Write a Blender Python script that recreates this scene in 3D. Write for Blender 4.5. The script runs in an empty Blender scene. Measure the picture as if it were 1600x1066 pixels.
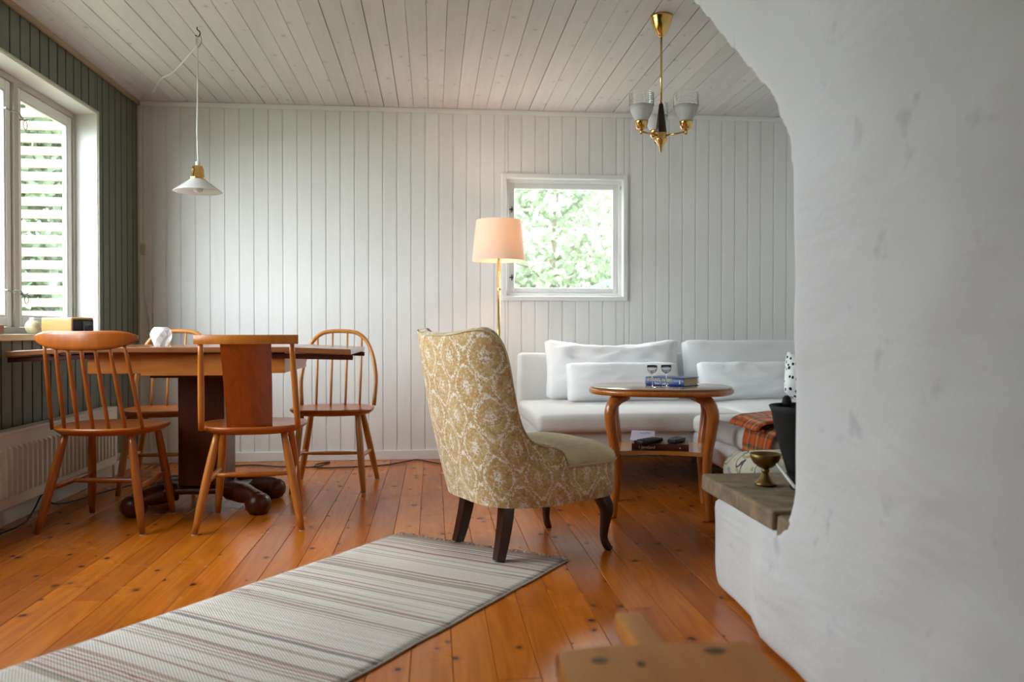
import bpy, bmesh, math, random
from mathutils import Vector, Matrix, noise
R = math.radians
PI = math.pi
random.seed(7)
scene = bpy.context.scene
COL = scene.collection

# ------------------------------------------------------------------ camera
FPX, IMG_W, IMG_H = 1290.0, 1600.0, 1066.0
CAM_H = 0.84
YAW = math.atan(124 / FPX)
PITCH = math.atan(15 / FPX)
cam_data = bpy.data.cameras.new('camera')
cam_data.sensor_width = 36.0
cam_data.lens = FPX / IMG_W * 36.0
cam_data.clip_start = 0.05
cam_data.dof.use_dof = True
cam_data.dof.focus_distance = 3.55
cam_data.dof.aperture_fstop = 2.4
cam = bpy.data.objects.new('camera', cam_data)
COL.objects.link(cam)
cam.location = (0, 0, CAM_H)
cam.rotation_euler = (PI / 2 - PITCH, 0, -YAW)
scene.camera = cam

# ------------------------------------------------------------------ daylight
SKY = 15.0
world = bpy.data.worlds.new('overcast_sky')
scene.world = world
world.use_nodes = True
wn = world.node_tree.nodes
wn['Background'].inputs['Color'].default_value = (0.90, 0.95, 1.0, 1)
wn['Background'].inputs['Strength'].default_value = SKY

scene.view_settings.view_transform = 'Standard'
scene.view_settings.look = 'None'
scene.view_settings.gamma = 1
scene.view_settings.use_curve_mapping = False
scene.view_settings.exposure = 0.3


def portal(name, loc, rot, sx, sy):
    d = bpy.data.lights.new(name, 'AREA')
    d.shape = 'RECTANGLE'
    d.size = sx
    d.size_y = sy
    d.cycles.is_portal = True
    o = bpy.data.objects.new(name, d)
    COL.objects.link(o)
    o.location = loc
    o.rotation_euler = rot
    return o


# room dimensions (metres)
XL, XR, YB, YF, ZC = -1.86, 2.75, 5.454, -1.9, 2.3
WB = (0.478, 1.280, 1.065, 1.863)         # back window hole x0 x1 z0 z1
WL = (2.095, 4.815, 0.83, 2.05)            # left window hole y0 y1 z0 z1
portal('window_back_portal', ((WB[0] + WB[1]) / 2, YB + 0.2, (WB[2] + WB[3]) / 2), (-PI / 2, 0, 0), .85, .85)
portal('window_left_offscreen', (XL - 0.25, (WL[0] + WL[1]) / 2, (WL[2] + WL[3]) / 2), (0, -PI / 2, 0), 1.3, 2.8)

# ------------------------------------------------------------------ helpers
bpy.context.view_layer.update()
_M = cam.matrix_world.copy()


def ray(px, py):
    return (_M.to_3x3() @ Vector(((px - 800) / FPX, (533 - py) / FPX, -1.0)))


def at_z(px, py, z=0.0):
    d = ray(px, py)
    return _M.translation + d * ((z - CAM_H) / d.z)


def at_y(px, py, Y):
    d = ray(px, py)
    return _M.translation + d * (Y / d.y)


def at_x(px, py, X):
    d = ray(px, py)
    return _M.translation + d * (X / d.x)


def lerp(a, b, t):
    return a + (b - a) * t


def obj(name, bm, mat=None, parent=None, smooth=False, loc=None, rot=None):
    """link a bmesh (or mesh) as one object"""
    if isinstance(bm, bmesh.types.BMesh):
        bmesh.ops.recalc_face_normals(bm, faces=bm.faces)
        me = bpy.data.meshes.new(name)
        bm.to_mesh(me)
        bm.free()
    else:
        me = bm
    if smooth:
        for p in me.polygons:
            p.use_smooth = True
    if mat is not None and not me.materials:
        me.materials.append(mat)
    o = bpy.data.objects.new(name, me)
    COL.objects.link(o)
    if parent is not None:
        o.parent = parent
    if loc is not None:
        o.location = loc
    if rot is not None:
        o.rotation_euler = rot
    return o


def smooth_by_angle(o, ang=40):
    me = o.data
    me.polygons.foreach_set('use_smooth', [True] * len(me.polygons))
    me.set_sharp_from_angle(angle=R(ang))
    return o


def tag(o, label, cat=None, group=None, kind=None):
    if label:
        o['label'] = label
    if cat:
        o['category'] = cat
    if group:
        o['group'] = group
    if kind:
        o['kind'] = kind
    return o


def thing(name, label, cat, loc=(0, 0, 0), rz=0.0, group=None, kind=None):
    o = bpy.data.objects.new(name, None)
    o.empty_display_size = 0.1
    COL.objects.link(o)
    o.location = loc
    o.rotation_euler = (0, 0, rz)
    return tag(o, label, cat, group, kind)


def nb():
    return bmesh.new()


def box(bm, x0, x1, y0, y1, z0, z1, bevel=0.0, seg=2, mat=None):
    r = bmesh.ops.create_cube(bm, size=1.0)
    vs = r['verts']
    for v in vs:
        v.co.x = lerp(x0, x1, v.co.x + .5)
        v.co.y = lerp(y0, y1, v.co.y + .5)
        v.co.z = lerp(z0, z1, v.co.z + .5)
    if mat is not None:
        bmesh.ops.transform(bm, matrix=mat, verts=vs)
    if bevel > 0:
        es = list({e for v in vs for e in v.link_edges})
        bmesh.ops.bevel(bm, geom=es, offset=bevel, segments=seg, affect='EDGES', profile=.5)
    return bm


def boxbm(*a, **k):
    return box(nb(), *a, **k)


def catmull(pts, n=8, closed=False):
    P = [Vector(p) for p in pts]
    out = []
    m = len(P)
    rng = m if closed else m - 1
    for i in range(rng):
        if closed:
            p0, p1, p2, p3 = P[(i - 1) % m], P[i], P[(i + 1) % m], P[(i + 2) % m]
        else:
            p0 = P[i - 1] if i > 0 else P[0] * 2 - P[1]
            p1, p2 = P[i], P[i + 1]
            p3 = P[i + 2] if i + 2 < m else P[-1] * 2 - P[-2]
        for k in range(n):
            t = k / n
            out.append(.5 * ((2 * p1) + (p2 - p0) * t + (2 * p0 - 5 * p1 + 4 * p2 - p3) * t * t + (3 * p1 - p0 - 3 * p2 + p3) * t ** 3))
    if not closed:
        out.append(P[-1].copy())
    return out


def interp(vals, n):
    """piecewise linear resample of numbers to n"""
    out = []
    for i in range(n):
        t = i / (n - 1) * (len(vals) - 1)
        k = min(int(t), len(vals) - 2)
        out.append(lerp(vals[k], vals[k + 1], t - k))
    return out


def tube(bm, pts, rad, n=10, closed=False, flat=1.0, up=None, square=False, caps=True):
    """sweep a ring along pts; rad number or list; flat scales the second axis"""
    P = [Vector(p) for p in pts]
    m = len(P)
    if not hasattr(rad, '__len__'):
        rad = [rad] * m
    elif len(rad) != m:
        rad = interp(list(rad), m)
    T = []
    for i in range(m):
        if closed:
            t = P[(i + 1) % m] - P[(i - 1) % m]
        else:
            t = P[min(i + 1, m - 1)] - P[max(i - 1, 0)]
        T.append(t.normalized())
    if up is None:
        up = Vector((0, 0, 1)) if abs(T[0].z) < .9 else Vector((1, 0, 0))
    a = (Vector(up) - T[0] * Vector(up).dot(T[0])).normalized()
    rings = []
    for i in range(m):
        a = (a - T[i] * a.dot(T[i])).normalized()
        b = T[i].cross(a)
        ring = []
        for k in range(n):
            th = 2 * PI * k / n + (PI / 4 if square else 0)
            q = 1.0
            ring.append(bm.verts.new(P[i] + (a * math.cos(th) + b * math.sin(th) * flat) * rad[i] * q))
        rings.append(ring)
    for i in range(m if closed else m - 1):
        r0, r1 = rings[i], rings[(i + 1) % m]
        for k in range(n):
            bm.faces.new((r0[k], r0[(k + 1) % n], r1[(k + 1) % n], r1[k]))
    if not closed and caps:
        bm.faces.new(rings[0][::-1])
        bm.faces.new(rings[-1])
    return bm


def tubebm(*a, **k):
    return tube(nb(), *a, **k)


def lathe(bm, prof, n=24, c=(0, 0, 0), cap0=True, cap1=True):
    c = Vector(c)
    rings = []
    for r, z in prof:
        rings.append([bm.verts.new(c + Vector((r * math.cos(2 * PI * k / n), r * math.sin(2 * PI * k / n), z))) for k in range(n)])
    for i in range(len(rings) - 1):
        for k in range(n):
            bm.faces.new((rings[i][k], rings[i][(k + 1) % n], rings[i + 1][(k + 1) % n], rings[i + 1][k]))
    if cap0:
        bm.faces.new(rings[0][::-1])
    if cap1:
        bm.faces.new(rings[-1])
    return bm


def lathebm(*a, **k):
    return lathe(nb(), *a, **k)


def rings_mesh(bm, rings, cap0=True, cap1=True):
    vr = [[bm.verts.new(p) for p in r] for r in rings]
    n = len(vr[0])
    for i in range(len(vr) - 1):
        for k in range(n):
            bm.faces.new((vr[i][k], vr[i][(k + 1) % n], vr[i + 1][(k + 1) % n], vr[i + 1][k]))
    if cap0:
        bm.faces.new(vr[0][::-1])
    if cap1:
        bm.faces.new(vr[-1])
    return bm


def prism(bm, poly, axis, a, b, bevel=0.0, seg=2):
    """extrude a 2D polygon along an axis between a and b"""
    def mk(p, t):
        if axis == 'x':
            return (t, p[0], p[1])
        if axis == 'y':
            return (p[0], t, p[1])
        return (p[0], p[1], t)
    v0 = [bm.verts.new(mk(p, a)) for p in poly]
    v1 = [bm.verts.new(mk(p, b)) for p in poly]
    n = len(poly)
    fs = [bm.faces.new(v0[::-1]), bm.faces.new(v1)]
    for k in range(n):
        fs.append(bm.faces.new((v0[k], v0[(k + 1) % n], v1[(k + 1) % n], v1[k])))
    if bevel:
        es = list({e for v in v0 + v1 for e in v.link_edges})
        bmesh.ops.bevel(bm, geom=es, offset=bevel, segments=seg, affect='EDGES', profile=.5)
    return bm


def copy_tree(o, parent=None):
    c = o.copy()
    COL.objects.link(c)
    c.parent = parent
    for ch in list(o.children):
        copy_tree(ch, c)
    return c


def text_mesh(txt, size, mat, parent, loc, rot, name='lettering'):
    cu = bpy.data.curves.new('txt', 'FONT')
    cu.body = txt
    cu.size = size
    cu.extrude = 0.0002
    cu.align_x = 'LEFT'
    to = bpy.data.objects.new('txt', cu)
    COL.objects.link(to)
    bpy.context.view_layer.update()
    me = bpy.data.meshes.new_from_object(to.evaluated_get(bpy.context.evaluated_depsgraph_get()))
    bpy.data.objects.remove(to)
    bpy.data.curves.remove(cu)
    me.materials.clear()
    me.materials.append(mat)
    return obj(name, me, mat, parent, loc=loc, rot=rot)


# ------------------------------------------------------------------ materials
class NT:
    def __init__(self, name):
        self.m = bpy.data.materials.new(name)
        self.m.use_nodes = True
        self.t = self.m.node_tree
        self.b = self.t.nodes['Principled BSDF']
        self.out = self.t.nodes['Material Output']

    def n(self, typ, **kw):
        nd = self.t.nodes.new('ShaderNode' + typ)
        for k, v in kw.items():
            setattr(nd, k, v)
        return nd

    def set(self, sock, v):
        if isinstance(v, bpy.types.NodeSocket):
            self.t.links.new(v, sock)
        elif v is not None:
            if hasattr(v, '__len__') and len(v) == 3 and sock.type == 'RGBA':
                v = (*v, 1)
            sock.default_value = v

    def math(self, op, a, b=None, c=None, clamp=False):
        nd = self.n('Math', operation=op, use_clamp=clamp)
        self.set(nd.inputs[0], a)
        if b is not None:
            self.set(nd.inputs[1], b)
        if c is not None:
            self.set(nd.inputs[2], c)
        return nd.outputs[0]

    def vmath(self, op, a, b=None, s=None):
        nd = self.n('VectorMath', operation=op)
        self.set(nd.inputs[0], a)
        if b is not None:
            self.set(nd.inputs[1], b)
        if s is not None:
            self.set(nd.inputs['Scale'], s)
        return nd.outputs['Value'] if op in ('LENGTH', 'DOT_PRODUCT') else nd.outputs[0]

    def mix(self, f, a, b, blend='MIX'):
        nd = self.n('Mix', data_type='RGBA', blend_type=blend)
        self.set(nd.inputs[0], f)
        self.set(nd.inputs[6], a)
        self.set(nd.inputs[7], b)
        return nd.outputs[2]

    def noise(self, vec, scale, detail=3, rough=.5, dist=0.0, out=0):
        nd = self.n('TexNoise')
        self.set(nd.inputs['Vector'], vec)
        nd.inputs['Scale'].default_value = scale
        nd.inputs['Detail'].default_value = detail
        nd.inputs['Roughness'].default_value = rough
        nd.inputs['Distortion'].default_value = dist
        return nd.outputs[out]

    def ramp(self, f, stops):
        nd = self.n('ValToRGB')
        self.set(nd.inputs[0], f)
        cr = nd.color_ramp
        while len(cr.elements) < len(stops):
            cr.elements.new(0.5)
        for e, (p, c) in zip(cr.elements, stops):
            e.position = p
            e.color = (*c, 1) if len(c) == 3 else c
        return nd.outputs[0]

    def range(self, v, a, b, c=0.0, d=1.0):
        nd = self.n('MapRange')
        self.set(nd.inputs[0], v)
        for i, x in enumerate((a, b, c, d)):
            nd.inputs[i + 1].default_value = x
        return nd.outputs[0]

    def coord(self, which='Object'):
        return self.n('TexCoord').outputs[which]

    def pos(self):
        return self.n('NewGeometry').outputs['Position']

    def rnd(self):
        return self.n('ObjectInfo').outputs['Random']

    def mapping(self, vec, scale=(1, 1, 1), loc=(0, 0, 0), rot=(0, 0, 0)):
        nd = self.n('Mapping')
        self.set(nd.inputs[0], vec)
        nd.inputs['Location'].default_value = loc
        nd.inputs['Rotation'].default_value = rot
        nd.inputs['Scale'].default_value = scale
        return nd.outputs[0]

    def bump(self, h, strength=.3, dist=.01):
        nd = self.n('Bump')
        nd.inputs['Strength'].default_value = strength
        nd.inputs['Distance'].default_value = dist
        self.set(nd.inputs['Height'], h)
        self.t.links.new(nd.outputs[0], self.b.inputs['Normal'])

    def base(self, col, rough=.5, metal=0.0, spec=.5, coat=0.0, coat_r=.1):
        self.set(self.b.inputs['Base Color'], col)
        self.set(self.b.inputs['Roughness'], rough)
        self.b.inputs['Metallic'].default_value = metal
        self.b.inputs['Specular IOR Level'].default_value = spec
        self.b.inputs['Coat Weight'].default_value = coat
        self.b.inputs['Coat Roughness'].default_value = coat_r
        return self


def plain(name, col, rough=.5, metal=0.0, var=.06, spec=.5, coat=0.0, scale=30):
    k = NT(name)
    nz = k.noise(k.coord(), scale, 3)
    c = k.mix(nz, [x * (1 - var) for x in col], [min(1, x * (1 + var)) for x in col])
    return k.base(c, rough, metal, spec, coat).m


def wood(name, dark, light, stretch=(1, 1, 8), scale=14, rough=.35, coat=.3, streak=.5):
    """grain runs along the axis with the small scale factor"""
    k = NT(name)
    v = k.coord()
    rv = k.vmath('ADD', v, k.vmath('SCALE', (3.1, 7.7, 5.3), s=k.rnd()))
    m = k.mapping(rv, tuple(scale / s for s in stretch))
    n1 = k.noise(m, 1.0, 5, .6, 1.2)
    n2 = k.noise(m, 5.0, 3, .6, .3)
    f = k.math('ADD', k.math('MULTIPLY', n1, 1 - streak * .4), k.math('MULTIPLY', n2, streak * .4))
    c = k.ramp(f, [(.3, dark), (.68, light)])
    k.base(c, k.range(n2, .2, .8, rough * .85, rough * 1.2), 0, .4, coat, .18)
    k.bump(n2, .06, .002)
    return k.m


M = {}


def knots(k, q, sc, thr, r0, r1):
    """round knots, one per cell of a stretched Voronoi grid; returns (core, halo)"""
    m = k.mapping(q, sc)
    v = k.n('TexVoronoi', feature='F1')
    k.set(v.inputs['Vector'], m)
    v.inputs['Scale'].default_value = 1.0
    v.inputs['Randomness'].default_value = .85
    s = k.n('SeparateColor')
    k.t.links.new(v.outputs['Color'], s.inputs[0])
    sel = k.math('GREATER_THAN', s.outputs[0], thr)
    d = k.vmath('MULTIPLY', k.vmath('SUBTRACT', m, v.outputs['Position']), (1 / sc[0], .8 / sc[1], 0))
    ln = k.math('ADD', k.vmath('LENGTH', d), k.math('MULTIPLY', k.math('SUBTRACT', k.noise(q, 90, 1), .5), .006))
    size = k.range(s.outputs[1], 0, 1, r0, r1)
    f = k.math('DIVIDE', ln, size)
    core = k.math('MULTIPLY', k.range(f, .7, 1.1, 1, 0), sel)
    halo = k.math('MULTIPLY', k.range(f, .9, 2.6, 1, 0), sel)
    return core, halo


def mk_floor():
    k = NT('varnished_pine_floor')
    p = k.pos()
    r = k.rnd()
    off = k.vmath('SCALE', (13.7, 31.1, 0), s=r)
    q = k.vmath('ADD', p, off)
    m = k.mapping(q, (16, 1.3, 1))
    n1 = k.noise(m, 1.0, 6, .6, .9)
    n2 = k.noise(k.mapping(q, (90, 3.0, 1)), 1.0, 3, .6, .4)
    cath = k.math('SINE', k.math('MULTIPLY', k.noise(k.mapping(q, (11, .8, 1)), 1.0, 1, .4, .4), 55.0))
    grain = k.math('ADD', k.math('ADD', k.math('MULTIPLY', n1, .62), k.math('MULTIPLY', n2, .25)), k.math('MULTIPLY', cath, .06))
    c = k.ramp(grain, [(.22, (.38, .088, .004)), (.45, (.52, .138, .006)), (.7, (.62, .185, .010))])
    tone = k.ramp(r, [(0, (.80, .74, .68)), (.5, (1, 1, 1)), (1, (1.12, 1.13, 1.15))])
    c = k.mix(1.0, c, tone, 'MULTIPLY')
    # knots
    kn, halo = knots(k, q, (9.4, 3.6, 0), .50, .004, .0135)
    c = k.mix(k.math('MULTIPLY', halo, .5), c, (.26, .055, .004))
    c = k.mix(k.math('MULTIPLY', kn, .9), c, (.07, .017, .004))
    # wear
    wn_ = k.noise(p, 2.2, 4)
    k.base(c, k.range(wn_, .3, .7, .20, .30), 0, .36, .0, .15)
    k.bump(n2, .04, .002)
    return k.m


def mk_board(name, col, knot=0.0, rough=.45, var=.05, grain=.25, axis='z', tint=None):
    k = NT(name)
    p = k.pos()
    r = k.rnd()
    q = k.vmath('ADD', p, k.vmath('SCALE', (13.7, 31.1, 17.9), s=r))
    sc = {'z': (20, 20, 1.5), 'y': (20, 1.5, 20)}[axis]
    n1 = k.noise(k.mapping(q, sc), 1.0, 5, .6, .6)
    lo = [x * (1 - grain) for x in col]
    c = k.ramp(n1, [(.3, lo), (.7, col)])
    t = k.ramp(r, [(0, (1 - var,) * 3), (1, (1 + var,) * 3)])
    c = k.mix(1.0, c, t, 'MULTIPLY')
    if knot:
        kn, halo = knots(k, q, (10.6, 2.2, 0), .45, .006, .012)
        c = k.mix(k.math('MULTIPLY', halo, knot * .35), c, [x * .62 for x in col])
        c = k.mix(k.math('MULTIPLY', kn, knot), c, [x * .42 for x in col])
    k.base(c, rough, 0, .4)
    k.bump(n1, .08, .003)
    return k.m


def mk_plaster():
    k = NT('white_plaster')
    p = k.pos()
    n1 = k.noise(k.mapping(p, (2.5, 1.2, 4.2), rot=(R(-14), 0, 0)), 1.0, 3, .5, .4)
    n2 = k.noise(k.mapping(p, (7, 4.5, 8)), 1.0, 2, .5, .2)
    n3 = k.noise(p, 60, 3)
    c = k.mix(k.range(n1, .3, .7), (.69, .70, .705), (.73, .74, .745))
    spots = k.range(k.noise(p, 9, 3, .6), .64, .74)
    c = k.mix(k.math('MULTIPLY', spots, .35), c, (.33, .35, .37))
    k.base(c, .9, 0, .2)
    k.bump(k.math('ADD', k.math('ADD', k.math('MULTIPLY', n1, 1.2), k.math('MULTIPLY', n2, .22)), k.math('MULTIPLY', n3, .04)), .6, .05)
    return k.m


def mk_fabric(name, col, weave=900, var=.06, rough=.9, sheen=.2):
    k = NT(name)
    v = k.coord()
    n = k.noise(v, weave, 2)
    n2 = k.noise(v, 9, 3)
    c = k.mix(n2, [x * (1 - var) for x in col], [min(1, x * (1 + var)) for x in col])
    k.base(c, rough, 0, .15)
    k.b.inputs['Sheen Weight'].default_value = sheen
    k.bump(n, .15, .002)
    return k.m


def mk_damask():
    k = NT('gold_damask_velvet')
    uv = k.n('UVMap').outputs[0]
    jag = k.noise(uv, 120, 1, .5, 0, 1)
    jv = k.vmath('SCALE', k.vmath('SUBTRACT', jag, (.5, .5, .5)), s=.034)
    q = k.vmath('ADD', uv, jv)
    s = k.n('SeparateXYZ')
    k.set(s.inputs[0], q)
    cu = k.math('COSINE', k.math('MULTIPLY', s.outputs[0], 2 * PI / .165))
    cv = k.math('COSINE', k.math('MULTIPLY', s.outputs[1], 2 * PI / .215))
    f = k.math('ABSOLUTE', k.math('ADD', cu, cv))
    line = k.math('SUBTRACT', 1.0, k.range(k.math('ABSOLUTE', k.math('SUBTRACT', f, .34)), .03, .17))
    med = k.range(f, 1.62, 1.82)
    ring = k.math('SUBTRACT', 1.0, k.range(k.math('ABSOLUTE', k.math('SUBTRACT', f, 1.45)), .04, .12))
    leaf = k.noise(uv, 105, 3, .6, .8)
    lf = k.range(leaf, .50, .60)
    g = k.noise(uv, 5, 3)
    base = k.mix(k.range(g, .3, .7), (.47, .265, .085), (.66, .44, .19))
    base = k.mix(k.math('MULTIPLY', k.range(k.noise(uv, 40, 3), .45, .65), .55), base, (.34, .165, .045))
    base = k.mix(k.math('MULTIPLY', lf, .6), base, (.76, .63, .40))
    med_f = k.math('MULTIPLY', med, k.range(leaf, .42, .52))
    white = k.math('MAXIMUM', k.math('MULTIPLY', line, k.range(leaf, .3, .42)), k.math('MAXIMUM', k.math('MULTIPLY', med_f, .75), k.math('MULTIPLY', k.math('MULTIPLY', ring, lf), .5)))
    c = k.mix(white, base, (.90, .84, .72))
    k.base(c, .85, 0, .2)
    k.b.inputs['Sheen Weight'].default_value = .6
    k.b.inputs['Sheen Roughness'].default_value = .4
    k.bump(k.math('ADD', white, k.math('MULTIPLY', leaf, .7)), .35, .003)
    return k.m


def mk_plush():
    k = NT('worn_gold_plush')
    v = k.coord()
    n = k.noise(v, 160, 3)
    f = k.noise(v, 14, 4, .6, .6)
    c = k.mix(k.range(f, .35, .65), (.54, .41, .20), (.70, .57, .33))
    c = k.mix(k.math('MULTIPLY', k.range(n, .4, .7), .4), c, (.68, .62, .45))
    k.base(c, .9, 0, .15)
    k.b.inputs['Sheen Weight'].default_value = .4
    k.bump(n, .4, .004)
    return k.m


def mk_rug():
    k = NT('rag_rug_weave')
    v = k.coord()
    s = k.n('SeparateXYZ')
    k.set(s.inputs[0], v)
    wob = k.math('MULTIPLY', k.math('SUBTRACT', k.noise(v, 1.6, 1), .5), .016)
    y = k.math('ADD', s.outputs[1], wob)
    row = k.math('FLOOR', k.math('MULTIPLY', y, 125.0))
    seg = k.n('CombineXYZ')
    k.set(seg.inputs[0], k.math('MULTIPLY', s.outputs[0], .5))
    k.set(seg.inputs[1], row)
    wn = k.n('TexWhiteNoise', noise_dimensions='1D')
    k.set(wn.inputs['W'], row)
    band = k.noise(k.vmath('MULTIPLY', v, (.03, 1, 0)), 7.5, 2)
    rn = k.noise(seg.outputs[0], 1.0, 1)
    pick = k.math('ADD', k.math('MULTIPLY', wn.outputs[0], .55), k.math('MULTIPLY', rn, .10))
    pale = k.ramp(k.math('FRACT', k.math('MULTIPLY', pick, 3.7)), [(0, (.86, .79, .73)), (.4, (.78, .70, .65)), (.7, (.82, .72, .64)), (1, (.90, .85, .81))])
    deep = k.ramp(k.math('FRACT', k.math('MULTIPLY', pick, 5.3)), [(0, (.45, .34, .28)), (.22, (.52, .38, .31)), (.40, (.42, .17, .14)), (.50, (.62, .50, .43)), (.72, (.24, .21, .22)), (.82, (.48, .42, .30)), (1, (.64, .54, .47))])
    thr = k.range(band, .42, .62, .05, .66)
    f = k.math('LESS_THAN', wn.outputs[0], thr)
    c = k.mix(k.math('MULTIPLY', f, .85), pale, deep)
    spot = k.range(k.noise(k.vmath('MULTIPLY', v, (6, 60, 0)), 1.0, 1), .76, .80)
    c = k.mix(spot, c, (.45, .10, .09))
    c = k.mix(1.0, c, k.ramp(k.noise(v, 420, 2), [(.2, (.72, .72, .72)), (.7, (1.08, 1.08, 1.08))]), 'MULTIPLY')
    k.base(c, .95, 0, .1)
    sx = k.math('SINE', k.math('MULTIPLY', s.outputs[0], 2 * PI * 75))
    sy_ = k.math('SINE', k.math('MULTIPLY', s.outputs[1], 2 * PI * 125))
    k.bump(k.math('ADD', k.math('MULTIPLY', sx, sy_), k.math('MULTIPLY', wn.outputs[0], 1.2)), .6, .004)
    return k.m


def mk_glass(name, tint=(1, 1, 1), rough=0.0, ior=1.45):
    k = NT(name)
    k.base(tint, rough, 0, .5)
    k.b.inputs['Transmission Weight'].default_value = 1.0
    k.b.inputs['IOR'].default_value = ior
    return k.m


def mk_pane():
    k = NT('window_glass')
    tr = k.n('BsdfTransparent')
    tr.inputs[0].default_value = (.96, .985, .98, 1)
    gl = k.n('BsdfGlossy')
    gl.inputs['Roughness'].default_value = .02
    lw = k.n('LayerWeight')
    lw.inputs['Blend'].default_value = .5
    sch = k.math('ADD', .02, k.math('MULTIPLY', k.math('POWER', lw.outputs['Facing'], 5.0), .5))
    mx = k.n('MixShader')
    k.t.links.new(sch, mx.inputs[0])
    k.t.links.new(tr.outputs[0], mx.inputs[1])
    k.t.links.new(gl.outputs[0], mx.inputs[2])
    k.t.links.new(mx.outputs[0], k.out.inputs[0])
    return k.m


def mk_translucent(name, col, amt=.5, rough=.7):
    k = NT(name)
    n = k.noise(k.coord(), 300, 2)
    c = k.mix(n, [x * .96 for x in col], col)
    k.base(c, rough, 0, .2)
    tl = k.n('BsdfTranslucent')
    k.set(tl.inputs[0], c)
    mx = k.n('MixShader')
    mx.inputs[0].default_value = amt
    k.t.links.new(k.b.outputs[0], mx.inputs[1])
    k.t.links.new(tl.outputs[0], mx.inputs[2])
    k.t.links.new(mx.outputs[0], k.out.inputs[0])
    return k.m


def mk_tartan():
    k = NT('red_tartan_wool')
    uv = k.n('UVMap').outputs[0]
    s = k.n('SeparateXYZ')
    k.set(s.inputs[0], uv)

    def bands(x):
        fr = k.math('FRACT', k.math('MULTIPLY', x, 1 / .085))
        return k.ramp(fr, [(0, (.62, .10, .015)), (.30, (.62, .10, .015)), (.32, (.03, .10, .07)), (.46, (.03, .10, .07)), (.48, (.60, .13, .03)), (.60, (.66, .48, .16)), (.64, (.60, .10, .02)), (.78, (.02, .04, .05)), (.86, (.60, .12, .02))])
    c = k.mix(.5, bands(s.outputs[0]), bands(s.outputs[1]))
    k.base(c, .95, 0, .1)
    k.b.inputs['Sheen Weight'].default_value = .2
    k.bump(k.noise(uv, 400, 2), .3, .002)
    return k.m


def mk_floral():
    k = NT('cream_floral_cotton')
    v = k.coord()
    big = k.noise(v, 11, 2, .5, 1.5)
    c = k.mix(k.range(big, .60, .63), (.70, .66, .54), (.42, .46, .30))
    b2 = k.noise(k.vmath('ADD', v, (4, 2, 1)), 14, 2, .5, 1.0)
    c = k.mix(k.range(b2, .66, .68), c, (.42, .42, .56))
    b3 = k.noise(k.vmath('ADD', v, (9, 7, 3)), 13, 1)
    c = k.mix(k.range(b3, .70, .72), c, (.62, .36, .08))
    st = k.math('ABSOLUTE', k.math('SUBTRACT', k.noise(k.vmath('ADD', v, (1, 8, 2)), 7, 1), .5))
    c = k.mix(k.math('LESS_THAN', st, .008), c, (.10, .10, .12))
    k.base(c, .9, 0, .15)
    return k.m


def mk_spots():
    k = NT('white_black_dash_cotton')
    uv = k.coord()
    m = k.mapping(uv, (30, 48, 30), rot=(0, 0, .5))
    v = k.n('TexVoronoi', feature='F1')
    k.set(v.inputs['Vector'], m)
    v.inputs['Scale'].default_value = 1.0
    v.inputs['Randomness'].default_value = .75
    f = k.math('LESS_THAN', v.outputs['Distance'], .36)
    c = k.mix(f, (.78, .78, .79), (.015, .018, .02))
    k.base(c, .9, 0, .15)
    return k.m


def mk_leaf(name, col):
    k = NT(name)
    r = k.noise(k.pos(), 3.0, 2)
    r2 = k.noise(k.pos(), 25.0, 1)
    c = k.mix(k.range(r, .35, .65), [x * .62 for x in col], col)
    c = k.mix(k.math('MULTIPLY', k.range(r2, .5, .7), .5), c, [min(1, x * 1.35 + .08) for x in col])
    k.base(c, .55, 0, .4)
    tl = k.n('BsdfTranslucent')
    k.set(tl.inputs[0], c)
    mx = k.n('MixShader')
    mx.inputs[0].default_value = .45
    k.t.links.new(k.b.outputs[0], mx.inputs[1])
    k.t.links.new(tl.outputs[0], mx.inputs[2])
    k.t.links.new(mx.outputs[0], k.out.inputs[0])
    return k.m


def mk_stone():
    k = NT('hearth_stone')
    p = k.pos()
    n = k.noise(p, 16, 5, .6)
    n2 = k.noise(p, 90, 3)
    c = k.ramp(n, [(.3, (.17, .125, .08)), (.55, (.28, .215, .14)), (.8, (.42, .32, .20))])
    k.base(c, .85, 0, .25)
    k.bump(k.math('ADD', n, k.math('MULTIPLY', n2, .3)), .5, .01)
    return k.m


M['floor'] = mk_floor()
M['subfloor'] = plain('pine_subfloor', (.40, .15, .02), .8)
M['ceil'] = mk_board('limewashed_ceiling_pine', (.75, .725, .725), .40, .6, .05, .10, 'y')
M['ceilgap'] = plain('pine_ceiling_backing', (.62, .56, .50), .8)
M['wboard'] = mk_board('white_painted_board', (.80, .795, .775), 0, .42, .025, .04)
M['wback'] = plain('white_wall_backing', (.80, .795, .775), .6)
M['gboard'] = mk_board('green_painted_board', (.135, .146, .112), 0, .45, .05, .08)
M['gback'] = plain('green_wall_backing', (.135, .146, .112), .6)
M['wpaint'] = plain('white_gloss_paint', (.80, .80, .785), .35, 0, .02)
M['creampaint'] = plain('cream_paint', (.62, .60, .52), .45, 0, .04)
M['greypaint'] = plain('grey_beige_paint', (.50, .47, .40), .45, 0, .04)
M['trimwood'] = wood('bare_pine_trim', (.33, .23, .13), (.46, .35, .22), (1, 10, 1), 16, .5, 0)
M['plaster'] = mk_plaster()
M['roomwall'] = plain('pale_room_wall', (.72, .71, .68), .8, 0, .03)
M['stone'] = mk_stone()
M['brass'] = plain('polished_brass', (.78, .53, .18), .17, 1.0, .06)
M['oldbrass'] = plain('aged_brass', (.24, .15, .045), .42, 1.0, .15, scale=60)
M['steel'] = plain('wire_steel', (.35, .34, .32), .35, 1.0)
M['iron'] = plain('black_iron', (.012, .013, .013), .62, 0, .4, .3)
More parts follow.
